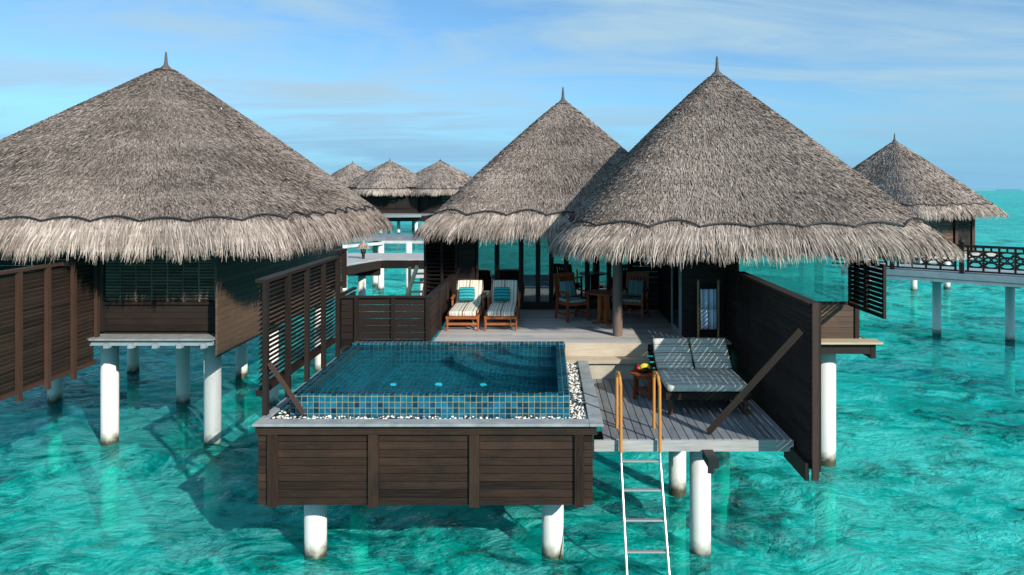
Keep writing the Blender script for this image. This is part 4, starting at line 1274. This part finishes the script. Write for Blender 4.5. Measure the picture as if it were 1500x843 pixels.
for i in range(7):
    mb = MB(); a, b = xs[i], xs[i + 1] - 0.035; z = 3.22
    while z < 4.7:
        mb.obox(((a + b) / 2, WY, z), ((b - a) / 2, 0, 0), (0, 0.030, -0.028), (0, 0.004, 0.005)); z += 0.066
    mb.box(b, b + 0.03, WY - 0.02, WY + 0.02, 3.181, 4.7)
    mb.build('shutter', 'shutter_wood', lv)
MB().box(-7.03, -6.985, WY, WY + 0.01, 3.18, 4.7).build('pane', 'glass', lv)
MB().box(-9.4, -6.9, WY + 0.35, WY + 0.4, DECK, 4.8).build('inner_wall', 'room', lv)
MB().box(-15, -6.9, WY + 0.05, 22.5, DECK - 0.25, DECK - 0.05).build('floor_slab', 'dark_wood', lv)
MB().box(-9.9, -6.85, 14.02, WY - 0.052, 2.46, 2.50).build('ledge', 'coping', lv)
mb = MB(); mb.box(-9.8, -6.9, 14.1, 14.2, 2.34, 2.458)
for i in range(6): mb.box(-9.6 + i * 0.5, -9.5 + i * 0.5, 14.02, 22, 2.30, 2.40)
mb.build('floor_joist', 'grey_concrete', lv)
for (x, y) in ((-9.65, 15.1), (-7.33, 15.0), (-12.95, 18.0), (-12.7, 21.0), (-9.52, 17.9), (-9.1, 20.4), (-7.15, 17.8), (-6.95, 21.0)):
    stilt(x, y, 2.33, lv, 0.175 if y < 16 else 0.165)
make_roof(lv, -10.05, 18.05, 4.68, 4.95, 3.85, 0, 210000, 46000, over=0.50, drop=0.74)
# its louvred fence
lf2 = louvre_fence('louvre_fence', 'long brown louvred fence at the far left edge of the photo with lit top rail', -9.42, 9.3, 14.2, 4.16, 1.95, [1.82] * 7 + [2.45], 7, wood_='fence_wood', post_side=1, rail='rail_wood', spacing=0.078, depth=0.105, tilt=62)

# ================================================================== WALKWAYS
bwk = thing('boardwalk', 'grey timber boardwalk with dark edge beam seen between the two nearest roofs', 'boardwalk', (-5, 29, DECK))
poly = [(-7.0, 29.0), (2.5, 29.0), (2.5, 31.6), (-14, 31.6), (-14, 27.0), (-11.2, 23.0), (-9.0, 23.0), (-7.95, 26.9)]
mb = MB(); mb.prism(poly, DECK - 0.03, DECK + 0.03); mb.build('walk_boards', 'deck_grey', bwk)
mb = MB(); mb.beam((-7.0, 28.95, DECK - 0.20), (2.5, 28.95, DECK - 0.20), 0.12, 0.33); mb.beam((-9.05, 23.0, DECK - 0.20), (-7.02, 28.93, DECK - 0.20), 0.12, 0.33)
mb.build('edge_beam', 'dark_wood', bwk)
mb = MB(); mb.box(-8.4, -7.1, 28.9, 29.3, DECK - 0.68, DECK - 0.375); mb.build('cross_beam', 'room', bwk)
mb = MB(); mb.box(-5.75, -5.05, 28.95, 29.9, DECK - 0.78, DECK - 0.375); mb.build('cross_beam', 'concrete', bwk)
stilt(-7.85, 29.1, DECK - 0.68, bwk, 0.16); stilt(-5.3, 29.4, DECK - 0.78, bwk, 0.15)
# outer jetty behind with white frame
oj = thing('white_jetty', 'pale concrete jetty on white posts crossing the turquoise water in the gap', 'jetty', (-8, 38, DECK))
mb = MB(); mb.prism([(-16, 35.0), (-8.9, 38.0), (-2, 38.0), (-2, 40.4), (-16, 40.4)], DECK + 0.12, DECK + 0.32); mb.build('deck_slab', 'sundeck_wood', oj)
mb = MB(); mb.beam((-15.5, 34.9, DECK - 0.35), (-9.0, 37.7, DECK + 0.0), 0.3, 0.14); mb.box(-9.1, -2.0, 37.75, 37.98, DECK - 0.02, DECK + 0.12); mb.build('sloping_beam', 'concrete', oj)
for (x, y) in ((-9.15, 37.8), (-7.6, 37.8), (-9.9, 39.6), (-10.9, 36.8), (-3.5, 37.8)):
    stilt(x, y, DECK - 0.03, oj, 0.17)
# stair rails near villa
sr = thing('timber_stair', 'weathered timber stair rails beside the villa louvre panel in the gap', 'stair', (-4.7, 26, 1.5))
for (xa, xb, y) in ((-5.35, -4.95, 25.6), (-4.55, -4.55, 25.6)):
    MB().beam((xa, y - 1.2, 0.7), (xb, y + 0.6, 2.6), 0.10, 0.14).build('stair_rail', 'pale_wood', sr)
for k in range(6):
    MB().box(-5.1, -4.6, 24.6 + k * 0.3, 24.85 + k * 0.3, 0.8 + k * 0.3, 0.85 + k * 0.3).build('tread', 'pale_wood', sr)
for x in (-5.2, -4.5):
    MB().box(x - 0.05, x + 0.05, 25.95, 26.05, -1.6, 2.6).build('stair_post', 'pale_wood', sr)

# lantern
ln = thing('thatched_lantern', 'small black lantern with a thatched cone cap standing on the boardwalk', 'lantern', (-7.77, 29.02, DECK + 0.03))
MB().lathe((0, 0, 0.0), [(0.0, 0), (0.06, 0.0), (0.07, 0.2), (0.11, 0.24), (0.13, 0.46), (0, 0.46)], 12).build('lamp_body', 'black', ln, world=False)
mb = MB(); mb.lathe((0, 0, 0.44), [(0.30, 0), (0.20, 0.11), (0.10, 0.22), (0.03, 0.32), (0, 0.34)], 18)
for k in range(160):
    a = random.uniform(0, 6.28); r0 = random.uniform(0.05, 0.24); c, s = math.cos(a), math.sin(a)
    z0 = 0.44 + 0.34 * (1 - r0 / 0.30) + 0.01
    p0 = Vector((c * r0, s * r0, z0)); p1 = Vector((c * (r0 + 0.10), s * (r0 + 0.10), z0 - 0.11)); q = Vector((-s, c, 0)) * 0.012
    mb.quad([p0 - q, p0 + q, p1 + q, p1 - q])
mb.build('thatched_cap', 'fringe', ln, world=False)
for k in range(3):
    a = -1.57 + (k - 1) * 0.7
    MB().box(0.12 * math.cos(a) - 0.02, 0.12 * math.cos(a) + 0.02, 0.12 * math.sin(a) - 0.012, 0.12 * math.sin(a) + 0.012, 0.34, 0.38).build('lamp_pane', 'concrete', ln, world=False)

# ================================================================== FAR VILLAS
def far_villa(x, y, R, rot, label, rise=3.75, zc=5.55, lift=0.0, body=True, blades=9000):
    t_ = thing('overwater_villa', label, 'villa', (x, y, DECK), 0, 'distant villas in a row')
    if body:
        w_ = R * 0.80
        mb = MB(); board_wall_x(mb, x - w_, x + w_, y - w_, DECK - 0.1, zc + 0.3, 0.4, 0.1); board_wall_y(mb, x + w_, y - w_ + 0.1, y + w_, DECK - 0.1, zc + 0.3, 0.4, 0.1); board_wall_y(mb, x - w_, y - w_ + 0.1, y + w_, DECK - 0.1, zc + 0.3, 0.4, 0.1)
        mb.build('wall', 'dark_wood', t_)
        mb = MB()
        for k in (-1, 0, 1): mb.box(x + k * w_ * 0.6 - 0.9, x + k * w_ * 0.6 + 0.9, y - w_ - 0.06, y - w_ - 0.02, DECK + 0.6, zc - 0.5)
        mb.build('window', 'room', t_)
        MB().box(x - R, x + R, y - R - 1.2, y + w_, DECK - 0.35, DECK - 0.12).build('deck', 'sundeck_wood', t_)
        for (a, b) in ((-0.8, -0.9), (0, -0.9), (0.8, -0.9), (-0.8, 0.8), (0.8, 0.8)):
            stilt(x + a * R, y + b * R, DECK - 0.36, t_, 0.2)
    make_roof(t_, x, y, R, zc, rise, rot, blades, 9000, over=0.6, drop=0.9, bl=0.7, bw=0.075)
    return t_
far_villa(-26.4, 93, 5.0, math.radians(40), 'distant thatched villa at the left end of the far row, lowest roof', 3.5)
far_villa(-20.6, 90, 5.5, math.radians(42), 'distant thatched villa in the middle of the far row')
far_villa(-14.1, 91, 5.6, math.radians(46), 'distant thatched villa at the right end of the far row')
fj = thing('distant_jetty', 'distant dark jetty running past the far row of villas', 'jetty', (-20, 80, DECK))
MB().box(-34, -8, 79, 81, DECK - 0.1, DECK + 0.1).build('deck_slab', 'sundeck_wood', fj)
MB().beam((-34, 74, DECK - 0.1), (-14.5, 79, DECK - 0.1), 1.5, 0.3).build('ramp', 'sundeck_wood', fj)
mb = MB(); mb.box(-34, -8, 78.8, 78.95, DECK - 0.75, DECK - 0.12); mb.build('edge_beam', 'dark_wood', fj)
for x in (-30, -25, -21, -11): stilt(x, 79.6, DECK - 0.2, fj, 0.2)

# far right villa
rv = thing('overwater_villa', 'thatched overwater villa at the far right behind the lattice railing', 'villa', (17.4, 34, DECK))
ca, sa = math.cos(math.radians(30)), math.sin(math.radians(30))
def RR(u_, v_): return (17.4 + ca * u_ - sa * v_, 34 + sa * u_ + ca * v_)
h_ = 2.35
def rwall(mb, a, b, z0, z1, th=0.05, hb=0.16):
    z = z0; a = Vector((*RR(*a), 0)); b = Vector((*RR(*b), 0)); d = (b - a)
    s_ = Vector((d.y, -d.x, 0)).normalized() * th / 2
    while z < z1:
        mb.obox((a + b) / 2 + Vector((0, 0, z + hb / 2 - 0.003)), d / 2, s_, (0, 0, hb / 2 - 0.006)); z += hb
mb = MB(); rwall(mb, (-h_, -h_), (h_ * 0.98, -h_), DECK, 5.1); rwall(mb, (-h_, -h_), (-h_, h_), DECK, 5.1); rwall(mb, (h_, -h_ + .05), (h_, h_), DECK, 5.1); rwall(mb, (-h_, h_), (h_, h_), DECK, 5.1)
mb.build('wall', 'brown_wood', rv)
mb = MB(); rwall(mb, (0.9, -h_ - 0.09), (h_ - 0.25, -h_ - 0.09), DECK + 0.3, 5.0, 0.03, 0.09); mb.build('louvre_panel', 'dark_wood', rv)
mb = MB()
for u_ in (0.9, h_): 
    p_ = RR(u_, -h_ - 0.1); mb.box(p_[0] - 0.07, p_[0] + 0.07, p_[1] - 0.07, p_[1] + 0.07, DECK, 5.1)
mb.build('corner_post', 'rail_wood', rv)
mb = MB(); mb.prism([RR(-3.2, -3.2), RR(3.2, -3.2), RR(3.2, 3.2), RR(-3.2, 3.2)], DECK - 0.25, DECK); mb.build('deck', 'deck_grey', rv)
for (x, y) in ((20.3, 37.7), (22.6, 38.5), (17.0, 37.0), (19.4, 41)): stilt(x, y, DECK - 0.26, rv, 0.17)
make_roof(rv, 17.35, 34.0, 3.3, 4.82, 3.12, math.radians(30), 36000, 16000, over=0.5, drop=0.66, bl=0.32, bw=0.035)

# ---- jetty at the right with lattice railing
jt = thing('jetty', 'pale blue grey concrete jetty on white stilts at the right', 'jetty', (16.1, 23, DECK))
J0 = Vector((20.4, 19.9, 0)); J1 = Vector((11.4, 26.4, 0))
jd = (J1 - J0).normalized(); jn = Vector((jd.y, -jd.x, 0))
if jn.y < 0: jn = -jn
def JP(s, o, z): return J0 + jd * s + jn * o + Vector((0, 0, z))
JL = (J1 - J0).length
mb = MB(); mb.obox(JP(JL / 2, 1.2, DECK - 0.10), jd * JL / 2, jn * 1.2, (0, 0, 0.10)); mb.build('deck_slab', 'grey_concrete', jt)
mb = MB(); mb.obox(JP(JL / 2, 0.12, DECK - 0.27), jd * JL / 2, jn * 0.1, (0, 0, 0.068)); mb.obox(JP(JL / 2, 2.25, DECK - 0.27), jd * JL / 2, jn * 0.1, (0, 0, 0.068)); mb.build('edge_beam', 'grey_concrete', jt)
for (x, y) in ((17.0, 25.2), (15.05, 26.4)): pass
for s_ in (2.2, 5.6, 7.9, 10.6):
    p_ = JP(s_, 1.2, 0)
    MB().obox(JP(s_, 1.2, DECK - 0.30), jd * 0.2, jn * 1.0, (0, 0, 0.098)).build('pile_cap', 'grey_concrete', jt)
for (x, y) in ((17.09, 25.15), (15.05, 26.3), (19.3, 23.6)):
    stilt(x, y, DECK - 0.2, jt, 0.155)
rl = thing('lattice_railing', 'dark carved lattice railing with ball topped posts along the right jetty', 'railing', (16.1, 23, DECK))
npost = 5; sp = JL / npost
for i in range(npost + 1):
    s_ = i * sp + 0.45
    if s_ > JL: break
    mb = MB(); c = JP(s_, 0.12, 0)
    mb.obox(JP(s_, 0.12, DECK + 0.5), jd * 0.075, jn * 0.075, (0, 0, 0.5)); mb.obox(JP(s_, 0.12, DECK + 1.02), jd * 0.095, jn * 0.095, (0, 0, 0.022))
    mb.lathe((c.x, c.y, DECK + 1.04), [(0.05, 0), (0.09, 0.05), (0.10, 0.10), (0.07, 0.16), (0.025, 0.2), (0.02, 0.25), (0, 0.28)], 14)
    mb.build('post', 'dark_wood', rl)
    if i == npost or s_ + sp > JL + 0.5: continue
    s0, s1 = s_ + 0.09, s_ + sp - 0.09
    MB().obox(JP((s0 + s1) / 2, 0.12, DECK + 0.98), jd * (s1 - s0) / 2, jn * 0.045, (0, 0, 0.045)).build('top_rail', 'dark_wood', rl)
    MB().obox(JP((s0 + s1) / 2, 0.12, DECK + 0.10), jd * (s1 - s0) / 2, jn * 0.03, (0, 0, 0.03)).build('bottom_rail', 'dark_wood', rl)
    mb = MB()
    za, zb2 = DECK + 0.13, DECK + 0.95
    n = 4; wq = (s1 - s0 - 0.2) / n
    mb.obox(JP((s0 + s1) / 2, 0.12, DECK + 0.82), jd * (s1 - s0) / 2, jn * 0.02, (0, 0, 0.018)); mb.obox(JP((s0 + s1) / 2, 0.12, DECK + 0.24), jd * (s1 - s0 - 0.2) / 2, jn * 0.02, (0, 0, 0.016))
    for j in range(n + 1):
        mb.beam(JP(s0 + 0.1 + j * wq, 0.12, za), JP(s0 + 0.1 + j * wq, 0.12, zb2), 0.07, 0.04, jn)
    for j in range(n):
        sc_ = s0 + 0.1 + (j + 0.5) * wq
        for zc_ in (DECK + 0.34, DECK + 0.53, DECK + 0.72):
            pts = [JP(sc_ + 0.45 * wq * math.cos(a), 0.12, zc_ + 0.095 * math.sin(a)) for a in [k * math.pi / 5 for k in range(11)]]
            mb.tube(pts, 0.034, 5, cap=False)
        mb.beam(JP(sc_ - wq / 2, 0.12, DECK + 0.26), JP(sc_ + wq / 2, 0.12, DECK + 0.80), 0.048, 0.03, jn); mb.beam(JP(sc_ - wq / 2, 0.12, DECK + 0.80), JP(sc_ + wq / 2, 0.12, DECK + 0.26), 0.048, 0.03, jn)
        mb.beam(JP(sc_, 0.12, DECK + 0.83), JP(sc_, 0.12, DECK + 0.95), 0.06, 0.02, jn)
    mb.build('lattice_panel', 'dark_wood', rl)
